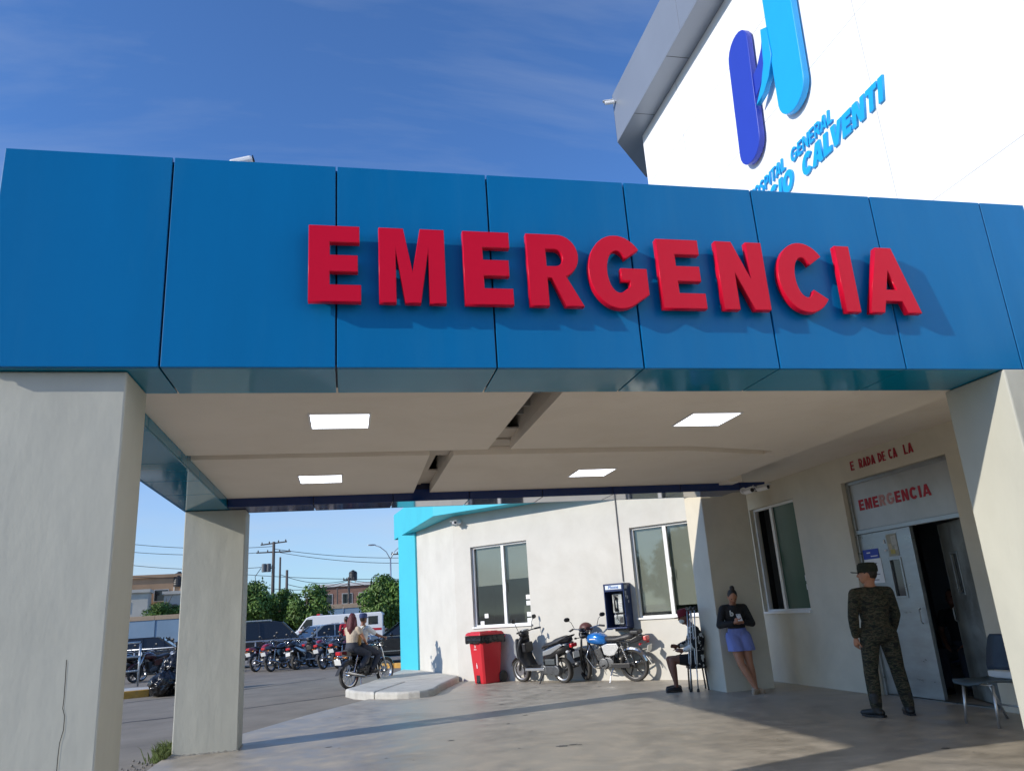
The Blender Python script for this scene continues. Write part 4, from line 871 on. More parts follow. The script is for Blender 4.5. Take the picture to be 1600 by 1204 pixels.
def figure(name, label, loc, rz, J, outfit, h=1., vox=.011, ground=True):
    """J: joints in a frame facing -y, x = picture right when it faces us.  outfit: dict of clothing"""
    o = empty(name, loc, rz, label, 'person'); o.scale = (h*outfit.get('wide', 1), h*outfit.get('wide', 1), h)
    J = {k: Vector(v) for k, v in J.items()}
    sk = outfit['skin']; b = MB()
    hd = J['head']; fy = rad(J['look'].z); HM = Matrix.Rotation(fy, 4, 'Z') @ Matrix.Rotation(rad(J['look'].x), 4, 'X')
    T = lambda v: hd+(HM @ Vector(v))
    b.ell(hd, (.074, .092, .115), 16, 11, HM.to_3x3()); b.ell(T((0, -.025, -.055)), (.055, .066, .062), 14, 9, HM.to_3x3())
    b.limb([T((0, -.088, .015)), T((0, -.105, -.018))], [.010, .015], 8)
    for s in (-1, 1): b.ell(T((s*.076, .01, -.005)), (.012, .022, .034), 8, 6, HM.to_3x3())
    b.limb([J['neck'], T((0, .012, -.075))], [.056, .052], 12)
    tor = [(J['hip'], .150, .105), (J['hip'].lerp(J['chest'], .40), .128, .098), (J['chest'], .158, .112), (J['chest'].lerp(J['neck'], .55), .162, .098), (J['neck'], .065, .058)]
    ax_ = (J['shr']-J['shl']).normalized(); 
    def torso(bb, k, lo=0, hi=5, extra=0):
        R = []
        for p, rx, ry in tor[lo:hi]:
            fwd = Vector((ax_.y, -ax_.x, 0)); R.append([p+ax_*((rx*k+extra)*math.cos(2*PI*j/16))+fwd*((ry*k+extra)*math.sin(2*PI*j/16)) for j in range(16)])
        bb.rings(R)
    torso(b, .94)
    for s in 'lr': b.limb([J['neck']+Vector((0, .01, -.02)), J['sh'+s].lerp(J['neck'], .12)], [.05, .05], 10)
    for s in 'lr':
        b.limb([J['sh'+s], J['sh'+s].lerp(J['el'+s], .5), J['el'+s]], [.054, .046, .038], 12); b.limb([J['el'+s], J['el'+s].lerp(J['wr'+s], .35), J['wr'+s]], [.038, .037, .025], 12)
        hand(b, J['wr'+s], J.get('hd'+s, J['wr'+s]-J['el'+s]), J.get('hn'+s, Vector((0, 0, 1)) if False else Vector((1 if s == 'r' else -1, .2, 0))), 1, outfit.get('curl', .5), 1 if s == 'l' else -1)
        q = outfit.get('bulk', 1.); b.limb([J['hp'+s], J['hp'+s].lerp(J['kn'+s], .5), J['kn'+s]], [.088*q, .076*q, .055*q], 12); b.limb([J['kn'+s], J['kn'+s].lerp(J['an'+s], .35), J['an'+s]], [.053*q, .056*q, .034*q], 12)
        ft = J['to'+s]; b.limb([J['an'+s]+Vector((0, 0, -.03)), J['an'+s].lerp(ft, .55)+Vector((0, 0, -.022)), ft], [.036, .034, .024], 10)
    b.build('body', sk, o, smooth=True, remesh=vox)
    e = MB()
    for s in (-1, 1): e.ell(T((s*.03, -.083, .015)), (.011, .007, .007), 8, 6)
    e.build('eyes', eyem, o, smooth=True); e = MB(); e.ell(T((0, -.088, -.055)), (.024, .008, .008), 8, 6, HM.to_3x3()); e.build('mouth', lipm, o, smooth=True)
    if outfit.get('hair'):
        e = MB(); e.ell(T((0, .018, .022)), (.082, .090, .108), 16, 10, HM.to_3x3())
        if outfit.get('bun'): e.ell(T((0, .03, .145)), (.042, .045, .05), 12, 8); e.limb([T((0, .03, .09)), T((0, .03, .13))], [.04, .03], 10)
        if outfit.get('long'): e.limb([T((0, .05, .03)), T((0, .07, -.10)), T((.01, .10, -.25)), T((.0, .10, -.36))], [.075, .075, .07, .04], 14); e.limb([T((.06, .03, 0)), T((.09, .05, -.15)), T((.07, .08, -.28))], [.05, .05, .03], 10); e.limb([T((-.06, .03, 0)), T((-.09, .05, -.15)), T((-.06, .08, -.30))], [.05, .05, .03], 10)
        e.build('hair', outfit['hair'], o, smooth=True, remesh=.010)
    if outfit.get('cap'):
        e = MB(); R = [[T((.088*k*math.cos(a), .012+.103*k*math.sin(a), z)) for a in [2*PI*j/18 for j in range(18)]] for z, k in ((.028, 1.03), (.075, 1.05), (.115, .98), (.135, .80), (.142, .3))]
        e.rings(R); 
        if outfit.get('brim', 1) == 1:
            e.prism([(0, 0)], 0, 0) if False else None
            R = [[T((.080*math.cos(a), -.085+d, .033-abs(math.cos(a))*.008+dz)) for a in ()] for d, dz in ()]
            pts = [(.078, -.03), (.082, -.09), (.055, -.15), (0, -.168), (-.055, -.15), (-.082, -.09), (-.078, -.03)]
            A_ = [e.b.verts.new(T((x, y, .034-.012*(abs(x)/.08)))) for x, y in pts]; B_ = [e.b.verts.new(T((x, y, .042-.012*(abs(x)/.08)))) for x, y in pts]
            e.b.faces.new(A_); e.b.faces.new(B_[::-1])
            for i in range(7): e.b.faces.new((A_[i], B_[i], B_[(i+1) % 7], A_[(i+1) % 7]))
        e.build('cap', outfit['cap'], o, smooth=False)
    if outfit.get('mask'):
        e = MB(); e.ell(T((0, -.045, -.045)), (.064, .062, .05), 14, 8, HM.to_3x3()); e.build('face_mask', whitecl, o, smooth=True)
    if outfit.get('top'):
        e = MB(); torso(e, 1.0, outfit.get('lo', 0), 5, .018)
        if outfit.get('hem'): hx = J['hip']-Vector((0, 0, outfit['hem'])); e.rings([[q_+Vector((.182*math.cos(2*PI*j/16), .138*math.sin(2*PI*j/16), 0)) for j in range(16)] for q_ in (hx, J['hip']+Vector((0, 0, .05)))])
        for s in 'lr': e.limb([J['neck']+Vector((0, .01, -.035)), J['sh'+s].lerp(J['neck'], .10)], [.062, .060], 10)
        for s in 'lr':
            k = outfit.get('sleeve', 1.)
            if k > 0: e.limb([J['sh'+s], J['sh'+s].lerp(J['el'+s], .5), J['el'+s].lerp(J['sh'+s], 1-min(1, k*2))], [.064, .063, .057], 12)
            if k > .5: e.limb([J['el'+s], J['el'+s].lerp(J['wr'+s], .45), J['el'+s].lerp(J['wr'+s], (k-.5)*2*.93)], [.058, .054, .042], 12)
        e.build('top', outfit['top'], o, smooth=True, remesh=vox)
    if outfit.get('bottom'):
        e = MB(); torso(e, 1.0, 0, 2, .022); e.ell(J['hip']+Vector((0, .01, -.03)), (.17, .14, .115))
        k = outfit.get('leg', 1.); fl_ = outfit.get('flare', 0)
        if fl_:
            for s in 'lr':
                a_, c_ = J['hp'+s], J['hp'+s].lerp(J['kn'+s], k*2); R = []
                for t_, rx_ in ((-.35, .10), (-.1, .126), (.35, .134), (.75, .140), (1, .144), (1.0, .10)):
                    q_ = a_.lerp(c_, t_); R.append([q_+Vector((rx_*math.cos(2*PI*j/20)*(1+.05*math.sin(j*2.1)*t_), rx_*.95*math.sin(2*PI*j/20)*(1+.05*math.sin(j*2.1)*t_), 0)) for j in range(20)])
                e.rings(R)
        for s in ('' if fl_ else 'lr'):
            e.limb([J['hp'+s]+Vector((0, 0, .0)), J['hp'+s].lerp(J['kn'+s], .5*min(1, k*2)), J['hp'+s].lerp(J['kn'+s], min(1, k*2))], [.108, .092+fl_, .074+fl_*1.8], 14)
            if k > .5: e.limb([J['kn'+s], J['kn'+s].lerp(J['an'+s], .5), J['kn'+s].lerp(J['an'+s], (k-.5)*2*.95)], [.076, .072, .060], 12)
        e.build('bottom', outfit['bottom'], o, smooth=True, remesh=vox)
    if outfit.get('shoe'):
        for s in 'lr':
            e = MB(); a, t = J['an'+s], J['to'+s]; d = (t-a); d.z = 0; d.normalize(); up = outfit.get('shaft', .02)
            e.limb([a+d*-.045+Vector((0, 0, -.045)), a+d*.06+Vector((0, 0, -.048)), t+Vector((0, 0, -.002))], [.042, .046, .034], 12)
            if up > .05: e.limb([a+Vector((0, 0, -.04)), a+Vector((0, 0, up))], [.052, .056], 12)
            so_ = e.build('shoe', outfit['shoe'], o, smooth=True, remesh=.010)
            e = MB(); sd = Vector((-d.y, d.x, 0)); z0 = min(a.z-.086, t.z-.036)
            R = [[(a-d*.085)*1+d*x+sd*y for x, y in ((0, -.03), (.06, -.045), (.18, -.05), (.26, -.03), (.275, 0), (.26, .03), (.18, .05), (.06, .045), (0, .03))] for z in (0, 1)]
            R = [[Vector((p.x, p.y, z)) for p in r] for r, z in zip(R, (z0, z0+.022))]
            e.rings(R); e.build('sole', outfit.get('sole', rubber), so_)
    return o
# soldier seen from behind, looking left
vd = math.atan2(8.55, 6.17)
hdg = vd+rad(22)
figure('person', 'person in camouflage uniform and cap standing before the steel door', (6.20, 8.55, 0), math.atan2(math.cos(hdg), -math.sin(hdg)), dict(
    head=(-.01, -.02, 1.60), look=(0, 0, 62), neck=(0, 0, 1.44), chest=(0, 0, 1.25), hip=(.01, .0, .93), shr=(.18, .01, 1.385), shl=(-.18, .01, 1.385),
    elr=(.25, .04, 1.12), wrr=(.235, -.03, .88), ell=(-.235, -.03, 1.12), wrl=(-.22, -.16, .90), hpr=(.095, 0, .90), hpl=(-.095, 0, .90), knr=(.14, -.03, .50), knl=(-.14, -.02, .50),
    anr=(.17, .02, .095), anl=(-.17, .02, .095), tor=(.26, -.13, .04), tol=(-.20, -.17, .04)), dict(wide=1.1, skin=skin1, top=camo, hem=.10, sleeve=.98, bottom=camo, leg=1., shoe=boot, shaft=.14, cap=M('cap_dark_green', (.018, .022, .013), .9, var=.4, scale=15), hair=hairm, sole=blackp), 1.0)
# woman leaning on the corner column looking at her phone
wom = figure('person', 'person in black cropped jacket and blue shorts leaning on the column with a phone', (6.10, 11.90, 0), rad(-10), dict(
    head=(-.02, -.07, 1.505), look=(38, 0, -8), neck=(-.01, .02, 1.37), chest=(0, .05, 1.18), hip=(.03, .07, .88), shr=(.175, .03, 1.32), shl=(-.185, .03, 1.32),
    elr=(.27, .0, 1.06), wrr=(.06, -.19, 1.09), ell=(-.28, .0, 1.06), wrl=(-.09, -.19, 1.09), hpr=(.11, .05, .86), hpl=(-.06, .05, .86), knr=(.11, -.06, .46), knl=(-.05, -.12, .46),
    anr=(.14, -.10, .085), anl=(.10, -.24, .085), tor=(.20, -.24, .035), tol=(.02, -.36, .035), hdr=(-.8, -.35, .25), hdl=(.8, -.35, .25), hnr=(.3, -.5, -.6), hnl=(-.3, -.5, -.6)), dict(skin=skin1, top=blackcl, lo=1, sleeve=.98, bottom=peri, leg=.27, flare=.028, bulk=1.14, shoe=sandal, hair=hairm, bun=1, curl=.8, sole=sandal), .965)
ph_ = empty('smartphone', (6.06, 11.665, 1.09), rad(-10), 'white smartphone held in both hands of the leaning person', 'phone', rx=rad(-40))
box('case', white, ph_, -.036, .036, -.005, .004, -.02, .12, bevel=.004); MB().lathe([(.0, -.008), (.009, -.008), (.009, -.005)], (-.02, 0, .10), 'y', 10).build('lens', blackp, ph_); box('screen', blackp, ph_, -.032, .032, .0042, .0052, -.015, .115)
text_mesh('jacket_print', 'b', whitecl, wom, .12, .006, (-.115, -.105, 1.20), (rad(80), 0, rad(-12)), 0, .006)
# seated person with crutches
figure('person', 'person in red cap and printed dark shirt seated against the column holding crutches', (5.70, 12.84, 0), rad(-105), dict(
    head=(-.02, -.06, 1.17), look=(14, 0, 5), neck=(0, .05, 1.01), chest=(0, .12, .82), hip=(0, .06, .50), shr=(.18, .08, .96), shl=(-.18, .08, .96),
    elr=(.25, .02, .72), wrr=(.16, -.15, .64), ell=(-.25, .0, .74), wrl=(-.13, -.20, .70), hpr=(.10, .02, .47), hpl=(-.10, .02, .47), knr=(.13, -.36, .50), knl=(-.15, -.38, .50),
    anr=(.13, -.34, .09), anl=(-.15, -.30, .09), tor=(.16, -.49, .04), tol=(-.17, -.45, .04), hdr=(-.2, -.9, .1), hdl=(.2, -.9, .1)), dict(skin=skin2, top=printm, hem=.14, sleeve=.98, bottom=blackcl, leg=.33, shoe=blackp, cap=capr, mask=1, hair=hairm), 1.)
st = empty('stool', (5.75, 12.85, 0), rad(-15), 'low stool beneath the seated person with crutches', 'stool')
box('seat', blackp, st, -.15, .15, -.15, .15, .34, .38, bevel=.01)
for x in (-.12, .12):
    for y in (-.12, .12): MB().tube([(x, y, .34), (x*1.15, y*1.15, .0)], .014, 8).build('leg', blackp, st)
def crutch(x, y, lean, label):
    k = empty('crutch', (x, y, 0), 0, label, 'crutch', ry=lean[0], rx=lean[1])
    b = MB(); b.tube([(0, 0, .02), (0, 0, .42)], .011, 8); b.build('lower_tube', metal, k, smooth=True)
    b = MB()
    for s in (-1, 1): b.tube([(0, 0, .36), (0, s*.035, .46), (0, s*.045, 1.0), (0, s*.07, 1.30)], .010, 8)
    b.build('side_tube', metal, k, smooth=True)
    b = MB(); b.tube([(0, -.10, 1.33), (0, -.07, 1.305), (0, 0, 1.295), (0, .07, 1.305), (0, .10, 1.33)], .022, 10); b.build('armpit_pad', blackp, k, smooth=True)
    b = MB(); b.tube([(0, -.05, .84), (0, .05, .84)], .018, 10); b.build('hand_grip', M('grip_grey', (.45, .45, .47), .6), k, smooth=True)
    b = MB(); b.lathe([(.01, 0), (.022, 0), (.024, .02), (.016, .05), (.01, .05)], (0, 0, 0), 'z', 12); b.build('rubber_tip', rubber, k, smooth=True)
    b = MB(); b.tube([(0, 0, .40), (0, 0, .43)], .018, 8); b.build('clip', blackp, k)
crutch(5.50, 12.62, (rad(6.5), rad(-1)), 'aluminium crutch leaning beside the seated person, outer one')
crutch(5.60, 12.55, (rad(3.0), rad(1)), 'aluminium crutch leaning beside the seated person, next to the column')
# dim seated visitor inside the lobby
figure('person', 'person sitting in the dark lobby behind the door gap', (8.35, 9.75, 0), rad(-60), dict(
    head=(0, -.02, 1.24), look=(0, 0, 0), neck=(0, .05, 1.08), chest=(0, .08, .90), hip=(0, .06, .52), shr=(.19, .06, 1.03), shl=(-.19, .06, 1.03), elr=(.24, .0, .78), wrr=(.12, -.22, .62), ell=(-.24, .0, .78), wrl=(-.12, -.22, .62),
    hpr=(.10, .02, .49), hpl=(-.10, .02, .49), knr=(.13, -.38, .52), knl=(-.15, -.38, .52), anr=(.13, -.36, .09), anl=(-.15, -.36, .09), tor=(.16, -.52, .04), tol=(-.17, -.52, .04)), dict(skin=skin2, top=blackcl, sleeve=.3, bottom=jeans, shoe=boot, hair=hairm), 1., .014)
bc = empty('lobby_bench', (8.38, 9.78, 0), rad(-60), 'dark bench in the lobby behind the door gap', 'bench')
box('seat', chn, bc, -.4, .4, -.15, .22, .38, .42, bevel=.01); box('leg', metal, bc, -.36, -.32, -.12, .2, 0, .38); box('leg', metal, bc, .32, .36, -.12, .2, 0, .38)

# ------------------------------------------------------------------ rider pair on a moving motorcycle
hd2 = Vector((.68, .73)); c0 = Vector((.03, 19.55, RZ))
mc = motorbike((c0.x+hd2.x*.62, c0.y+hd2.y*.62, RZ), hd2, 'black motorcycle carrying two people past the kerbed island', blackg, None, 0, True, None, 0)
rot = math.atan2(hd2.x, -hd2.y)
def seat_at(x): return (c0.x+hd2.x*(.62+x), c0.y+hd2.y*(.62+x), RZ)
sit = dict(hpr=(.11, -.02, .86), hpl=(-.11, -.02, .86), look=(0, 0, 0), neck=(0, -.02, 1.38), chest=(0, 0, 1.20), hip=(0, .04, .88), shr=(.18, -.01, 1.33), shl=(-.18, -.01, 1.33))
figure('person', 'person in blue cap and white shirt riding the black motorcycle', seat_at(-.16), rot, dict(sit, head=(0, -.06, 1.55), elr=(.28, -.22, 1.16), wrr=(.30, -.44, 1.09), ell=(-.28, -.22, 1.16), wrl=(-.30, -.44, 1.09),
    knr=(.22, -.36, .72), knl=(-.22, -.36, .72), anr=(.17, -.17, .38), anl=(-.17, -.17, .38), tor=(.18, -.34, .345), tol=(-.18, -.34, .345), hdr=(0, -1, -.1), hdl=(0, -1, -.1)), dict(skin=skin2, top=whitecl, sleeve=.35, bottom=jeans, shoe=blackp, cap=capb, hair=hairm), 1., .014)
figure('person', 'person with long red hair and beige top on the pillion seat', seat_at(-.50), rot, dict(sit, head=(.0, -.01, 1.58), look=(0, 0, 20), elr=(.25, -.12, 1.10), wrr=(.16, -.30, 1.0), ell=(-.25, -.12, 1.10), wrl=(-.16, -.30, 1.0),
    hip=(0, .02, .93), knr=(.22, -.32, .74), knl=(-.22, -.32, .74), anr=(.19, -.06, .46), anl=(-.19, -.06, .46), tor=(.20, -.22, .42), tol=(-.20, -.22, .42)), dict(skin=skin1, top=beige, sleeve=.15, bottom=jeans, shoe=boot, hair=hairr, long=1), 1., .014)
p = seat_at(-.33)
bg_ = empty('shoulder_bag', (p[0]-.02, p[1]-.02, .90), rot, 'tan shoulder bag strapped on the back of the rider in white', 'bag')
b = MB(); b.box(-.13, .13, -.05, .05, .02, .36); b.build('pouch', tan, bg_, bevel=.04, seg=3); b = MB(); b.tube([(-.1, 0, .34), (-.14, -.16, .48), (-.1, -.28, .3)], .014, 6).tube([(.1, 0, .34), (.14, -.16, .48), (.1, -.28, .3)], .014, 6); b.build('strap', tan, bg_)
p = at(541, 1000, 30.5)
figure('person', 'person in red shirt standing behind the parked motorcycles', (p.x, p.y, RZ), rad(-160), dict(head=(0, -.02, 1.62), look=(0, 0, 10), neck=(0, 0, 1.46), chest=(0, 0, 1.27), hip=(0, 0, .94), shr=(.19, 0, 1.42), shl=(-.19, 0, 1.42), elr=(.24, .02, 1.14), wrr=(.22, -.08, .90), ell=(-.24, .02, 1.14), wrl=(-.22, -.08, .90),
    hpr=(.1, 0, .9), hpl=(-.1, 0, .9), knr=(.11, -.02, .5), knl=(-.11, -.02, .5), anr=(.12, .02, .09), anl=(-.12, .02, .09), tor=(.15, -.13, .04), tol=(-.15, -.13, .04)), dict(skin=skin2, top=redcl, sleeve=.4, bottom=jeans, shoe=boot, hair=hairm), 1.0, .016)

# ------------------------------------------------------------------ parked motorcycles in the car park
gp_ = 'motorcycles parked in the car park row'
hd3 = Vector((.52, .85))
def park(px, py, fn, *a, **k):
    p = at(px, py, z=RZ); return fn((p.x+hd3.x*.62, p.y+hd3.y*.62, RZ), hd3, *a, **k)
park(400, 1049, motorbike, 'dark red motorcycle parked beside the rear canopy column', redp, gp_, 8)
park(424, 1049, motorbike, 'black motorcycle between the dark red one and the black scooter', blackg, gp_, 8)
park(463, 1046, scooter, 'black scooter with red tail light in the parked motorcycle row', blackg, gp_, 8)
park(506, 1045, motorbike, 'dark grey motorcycle parked right of the black scooter', M('bike_grey', (.05, .052, .056), .3, var=.1, coat=.4), gp_, 8)
park(530, 1044, motorbike, 'motorcycle with red tail light just behind the passing riders', M('bike_maroon', (.06, .012, .015), .25, var=.1, coat=.5), gp_, 8)
park(444, 1043, motorbike, 'black motorcycle standing one row further back near the SUV', blackg, gp_, 8)
park(486, 1041, motorbike, 'red tanked motorcycle standing one row further back near the silver car', redp, gp_, 8)
p = at(232, 1063, z=RZ); motorbike((p.x, p.y, RZ), (-.55, -.83), 'maroon black motorcycle parked behind the rubbish bags', MC['bike_maroon'], gp_, 7, False)
p = at(207, 1066, z=RZ); motorbike((p.x-.2, p.y, RZ), (-.5, -.86), 'black motorcycle parked behind the short steel railing', blackg, gp_, 7)
p = at(272, 1060, z=RZ); scooter((p.x, p.y+1.0, RZ), (-.4, -.9), 'black scooter parked against the long railing', blackg, gp_, 7)

# ------------------------------------------------------------------ railings, kerbs, rubbish bags
def railing(name, label, p0, p1, h, n, rails, r=.025, zb=RZ):
    o = empty(name, (*p0, zb), math.atan2(p1[1]-p0[1], p1[0]-p0[0]), label, 'railing'); L = math.hypot(p1[0]-p0[0], p1[1]-p0[1])
    for z in rails: MB().tube([(0, 0, z), (L, 0, z)], r, 8).build('rail', metal, o, smooth=True)
    for i in range(n+1): MB().tube([(L*i/n, 0, 0), (L*i/n, 0, h-r)], r, 8).build('post', metal, o, smooth=True)
railing('parking_railing', 'long low steel railing behind the parked motorcycles', (-11, 33.6), (.9, 33.2), 1.03, 8, (1.03, .72))
sw = [(-16, 19.2), (-4.98, 22.75), (-4.7, 23.6), (-8, 25.6), (-16, 24)]
struct(MB().prism(sw, RZ-.2, .13, 'z').build('sidewalk', kerbmat))
k = empty('yellow_kerb', (0, 0, 0), 0, 'yellow painted kerb edge by the rubbish bags', 'kerb')
for i in range(6):
    a = Vector((-16, 19.2)).lerp(Vector((-4.98, 22.75)), i/6); b_ = Vector((-16, 19.2)).lerp(Vector((-4.98, 22.75)), (i+1)/6-.003)
    MB().bar((a.x, a.y-.08, .05), (b_.x, b_.y-.08, .05), .15, .20).build('kerb_stone', yellowk, k, bevel=.02)
railing('short_railing', 'short galvanised railing on the raised sidewalk end', (-9.5, 23.0), (-5.75, 24.6), 1.18, 4, (1.18, .80, .42), .028, .13)
k = empty('yellow_kerb', (0, 0, 0), 0, 'yellow painted kerb below the black sedan', 'kerb')
p0, p1 = at(585, 1044, z=RZ), at(760, 1038, z=RZ)
for i in range(5):
    a = p0.lerp(p1, i/5); b_ = p0.lerp(p1, (i+1)/5-.004); MB().bar((a.x, a.y, .04), (b_.x, b_.y, .04), .16, .17).build('kerb_stone', yellowk, k, bevel=.02)
def bag(loc, r, label, seed):
    random.seed(seed); o = empty('rubbish_bag', loc, random.random()*6, label, 'bag', 'rubbish bags on the sidewalk end'); b = MB(); n, kk = 26, 14; R = []
    for i in range(kk):
        t = i/(kk-1); z = r[2]*2*t; w_ = (math.sin(PI*min(1, t*.9+.12))**.6)*(1-.72*max(0, (t-.72)/.28)); R.append([Vector((r[0]*w_*(1+random.uniform(-.07, .07)+.06*math.sin(5*a+i))*math.cos(a), r[1]*w_*(1+random.uniform(-.07, .07)+.05*math.sin(4*a-i))*math.sin(a), z+random.uniform(-.01, .01)*(i > 0))) for a in [2*PI*j/n for j in range(n)]])
    b.rings(R); sk_ = b.build('sack', bagm, o, smooth=True, sub=2); tx = bpy.data.textures.new('bag_folds', 'CLOUDS'); tx.noise_scale = .13; tx.noise_depth = 2; dm = sk_.modifiers.new('folds', 'DISPLACE'); dm.texture = tx; dm.strength = .14; dm.mid_level = .55; dm.texture_coords = 'GLOBAL'; b = MB(); b.tube([(0, 0, r[2]*1.94), (.01, .01, r[2]*2.1), (.04, .02, r[2]*2.3)], [.05, .03, .07], 10); b.build('knot', bagm, o, smooth=True)
bag((-4.58, 22.35, RZ), (.44, .40, .34), 'big shiny black rubbish bag on the road by the kerb', 3)
bag((-4.42, 22.85, .0), (.42, .36, .55), 'tall black rubbish bag behind the shiny one', 5)
bag((-4.0, 22.2, RZ), (.36, .36, .28), 'low black rubbish bag behind the rear canopy column', 9)

# ------------------------------------------------------------------ cars and vans
def car(name, label, cat, loc, head, paint, L=4.6, Wd=1.78, H=1.45, kind='sedan'):
    o = empty(name, (loc[0], loc[1], RZ), math.atan2(head[1], head[0]), label, cat); h = L/2; w_ = Wd/2
    if kind == 'suv': low = [(-h, .38), (-h+.02, .95), (-h+.06, 1.06), (h-1.35, 1.08), (h-.45, 1.0), (h-.05, .86), (h, .45), (h-.1, .30), (-h+.1, .30)]; cab = [(-h+.08, 1.06), (-h+.28, H-.06), (-h+.6, H), (h-2.15, H), (h-1.85, H-.06), (h-1.2, 1.07)]
    elif kind == 'van': low = [(-h, .35), (-h, H-.12), (-h+.12, H), (h-1.5, H), (h-1.15, H-.1), (h-.55, 1.25), (h-.1, 1.02), (h, .5), (h-.1, .3)]; cab = None
    else: low = [(-h, .42), (-h+.03, .86), (-h+.18, .93), (-h+.75, .95), (h-1.3, .93), (h-.35, .80), (h-.04, .66), (h, .42), (h-.12, .24), (-h+.12, .24)]; cab = [(-h+.55, .94), (-h+1.15, H-.05), (-h+1.5, H), (h-2.1, H), (h-1.85, H-.04), (h-1.15, .93)]
    MB().prism(low, -w_, w_, 'y').build('body', paint, o, bevel=.07, seg=3, smooth=False)
    if cab:
        b = MB(); zb = cab[0][1]
        R = [[Vector((x, s*(w_-.04-(z-zb)*.28), z)) for x, z in cab] for s in (-1, 1)]
        b.rings(R); b.build('glasshouse', cglass, o, bevel=.03)
        b = MB(); T_ = [p_ for p_ in cab if p_[1] > H-.055]; R = [[Vector((x, s*(w_-.03-(z-zb)*.28), z+.012)) for x, z in T_]+[Vector((x, s*(w_-.03-(z-zb)*.28), z-.035)) for x, z in T_[::-1]] for s in (-1, 1)]; b.rings(R); b.build('roof', paint, o, bevel=.02)
        for s in (-1, 1):
            f = lambda x, z: (x, s*(w_-.03-(z-zb)*.28), z)
            for pa, pb, pw in ((cab[0], cab[1], .10), (cab[-1], cab[-2], .07), ((cab[2][0]+.55, zb), (cab[2][0]+.5, H-.03), .08), ((cab[2][0]+1.35, zb), (cab[2][0]+1.3, H-.03), .08)):
                MB().bar(f(*pa), f(*pb), .045, pw).build('pillar', paint, o)
        b = MB()
        for s in (-1, 1): b.bar((cab[0][0]+.2, s*(w_+.004), zb-.01), (cab[-1][0]-.1, s*(w_+.004), zb-.01), .012, .02).bar((-h+.9, s*(w_+.004), .42), (h-.95, s*(w_+.004), .42), .02, .035)
        b.build('trim', chrome, o)
        if kind == 'suv':
            b = MB()
            for s in (-1, 1): b.bar((-h+.7, s*(w_-.25), H+.06), (h-2.3, s*(w_-.25), H+.06), .03, .03).bar((-h+.7, s*(w_-.25), H), (-h+.7, s*(w_-.25), H+.06), .03, .03).bar((h-2.3, s*(w_-.25), H), (h-2.3, s*(w_-.25), H+.06), .03, .03)
            b.build('roof_rail', metal, o)
            MB().lathe([(.0, -h-.2), (.30, -h-.2), (.34, -h-.16), (.34, -h-.02), (.0, -h-.02)], (0, 0, .95), 'x', 22).build('spare_wheel_cover', white, o)
    else:
        st_ = M('stripe_red', (.5, .02, .03), .4)
        for s in (-1, 1):
            b = MB(); b.prism([(-h+.1, .95), (h-1.0, .95), (h-.62, 1.2), (h-1.6, 1.22), (-h+.1, 1.10)], s*(w_+.002), s*(w_+.008), 'y'); b.build('stripe', st_, o)
            b = MB(); b.prism([(h-1.55, 1.35), (h-.70, 1.35), (h-1.15, H-.22), (h-1.55, H-.22)], s*(w_+.002), s*(w_+.01), 'y'); b.build('side_window', cglass, o)
            b = MB(); b.box(-h+.35, -h+1.0, s*(w_+.002), s*(w_+.010), 1.35, H-.25); b.build('side_window', cglass, o)
            b = MB()
            for i, ww in enumerate((.25, .2, .3, .16)): b.box(-.9+i*.36, -.9+i*.36+ww, s*(w_+.002), s*(w_+.008), 1.42, 1.62)
            b.build('side_mark', M('mark_grey', (.45, .45, .5), .5), o)
        b = MB(); b.prism([(-w_+.2, 1.2), (w_-.2, 1.2), (w_-.25, H-.2), (-w_+.25, H-.2)], -h-.012, -h-.003, 'x'); b.build('rear_window', cglass, o)
        b = MB(); b.box(-.6, .6, -.12, .12, 0, .12, Matrix.Translation((h-1.9, 0, H+.0)) @ Matrix.Rotation(PI/2, 4, 'Z')); b.build('light_bar', redlens, o, bevel=.03)
    for x in (-h+.85, h-.85):
        for s in (-1, 1):
            t = MB().lathe([(.2, -.10), (.31, -.11), (.335, -.06), (.335, .06), (.31, .11), (.2, .10)], (x, s*(w_-.09), .335), 'y', 26, closed=True).build('wheel', rubber, o, smooth=True); MB().lathe([(.0, -.085), (.2, -.08), (.215, 0), (.2, .08), (.0, .085)], (x, s*(w_-.09), .335), 'y', 18).build('rim', silverp, t)
    for s in (-1, 1):
        b = MB(); b.box(h-.12, h+.005, s*w_*.45, s*w_*.93, .62, .78); b.build('headlight', clearl, o, bevel=.03); b = MB(); b.box(-h-.005, -h+.10, s*w_*.62, s*w_*.97, .70, .88); b.build('tail_light', redlens, o, bevel=.03)
        b = MB(); b.ell((h-1.5, s*(w_+.09), 1.0), (.06, .10, .075), 10, 7); b.build('mirror', paint, o, smooth=True)
    box('bumper', blackp, o, h-.06, h+.03, -w_*.85, w_*.85, .32, .46, bevel=.03); box('number_plate', platew, o, h+.032, h+.04, -.16, .16, .36, .44)
    return o
p = at(420, 1030, 36); car('parked_suv', 'black boxy SUV with roof rails behind the long railing', 'suv', (p.x, p.y), (1, .12), M('suv_black', (.018, .02, .026), .22, var=.05, coat=.6), 4.7, 1.85, 1.78, 'suv')
p = at(505, 1030, 35.2); car('parked_car', 'silver car between the black SUV and the black sedan', 'car', (p.x, p.y), (-.9, -.42), silverp, 4.4, 1.75, 1.5)
p = at(652, 1030, 30.8); car('parked_car', 'glossy black sedan with chrome trim beside the turquoise pilaster', 'car', (p.x, p.y), (-1, .16), blackg, 4.7, 1.82, 1.46)
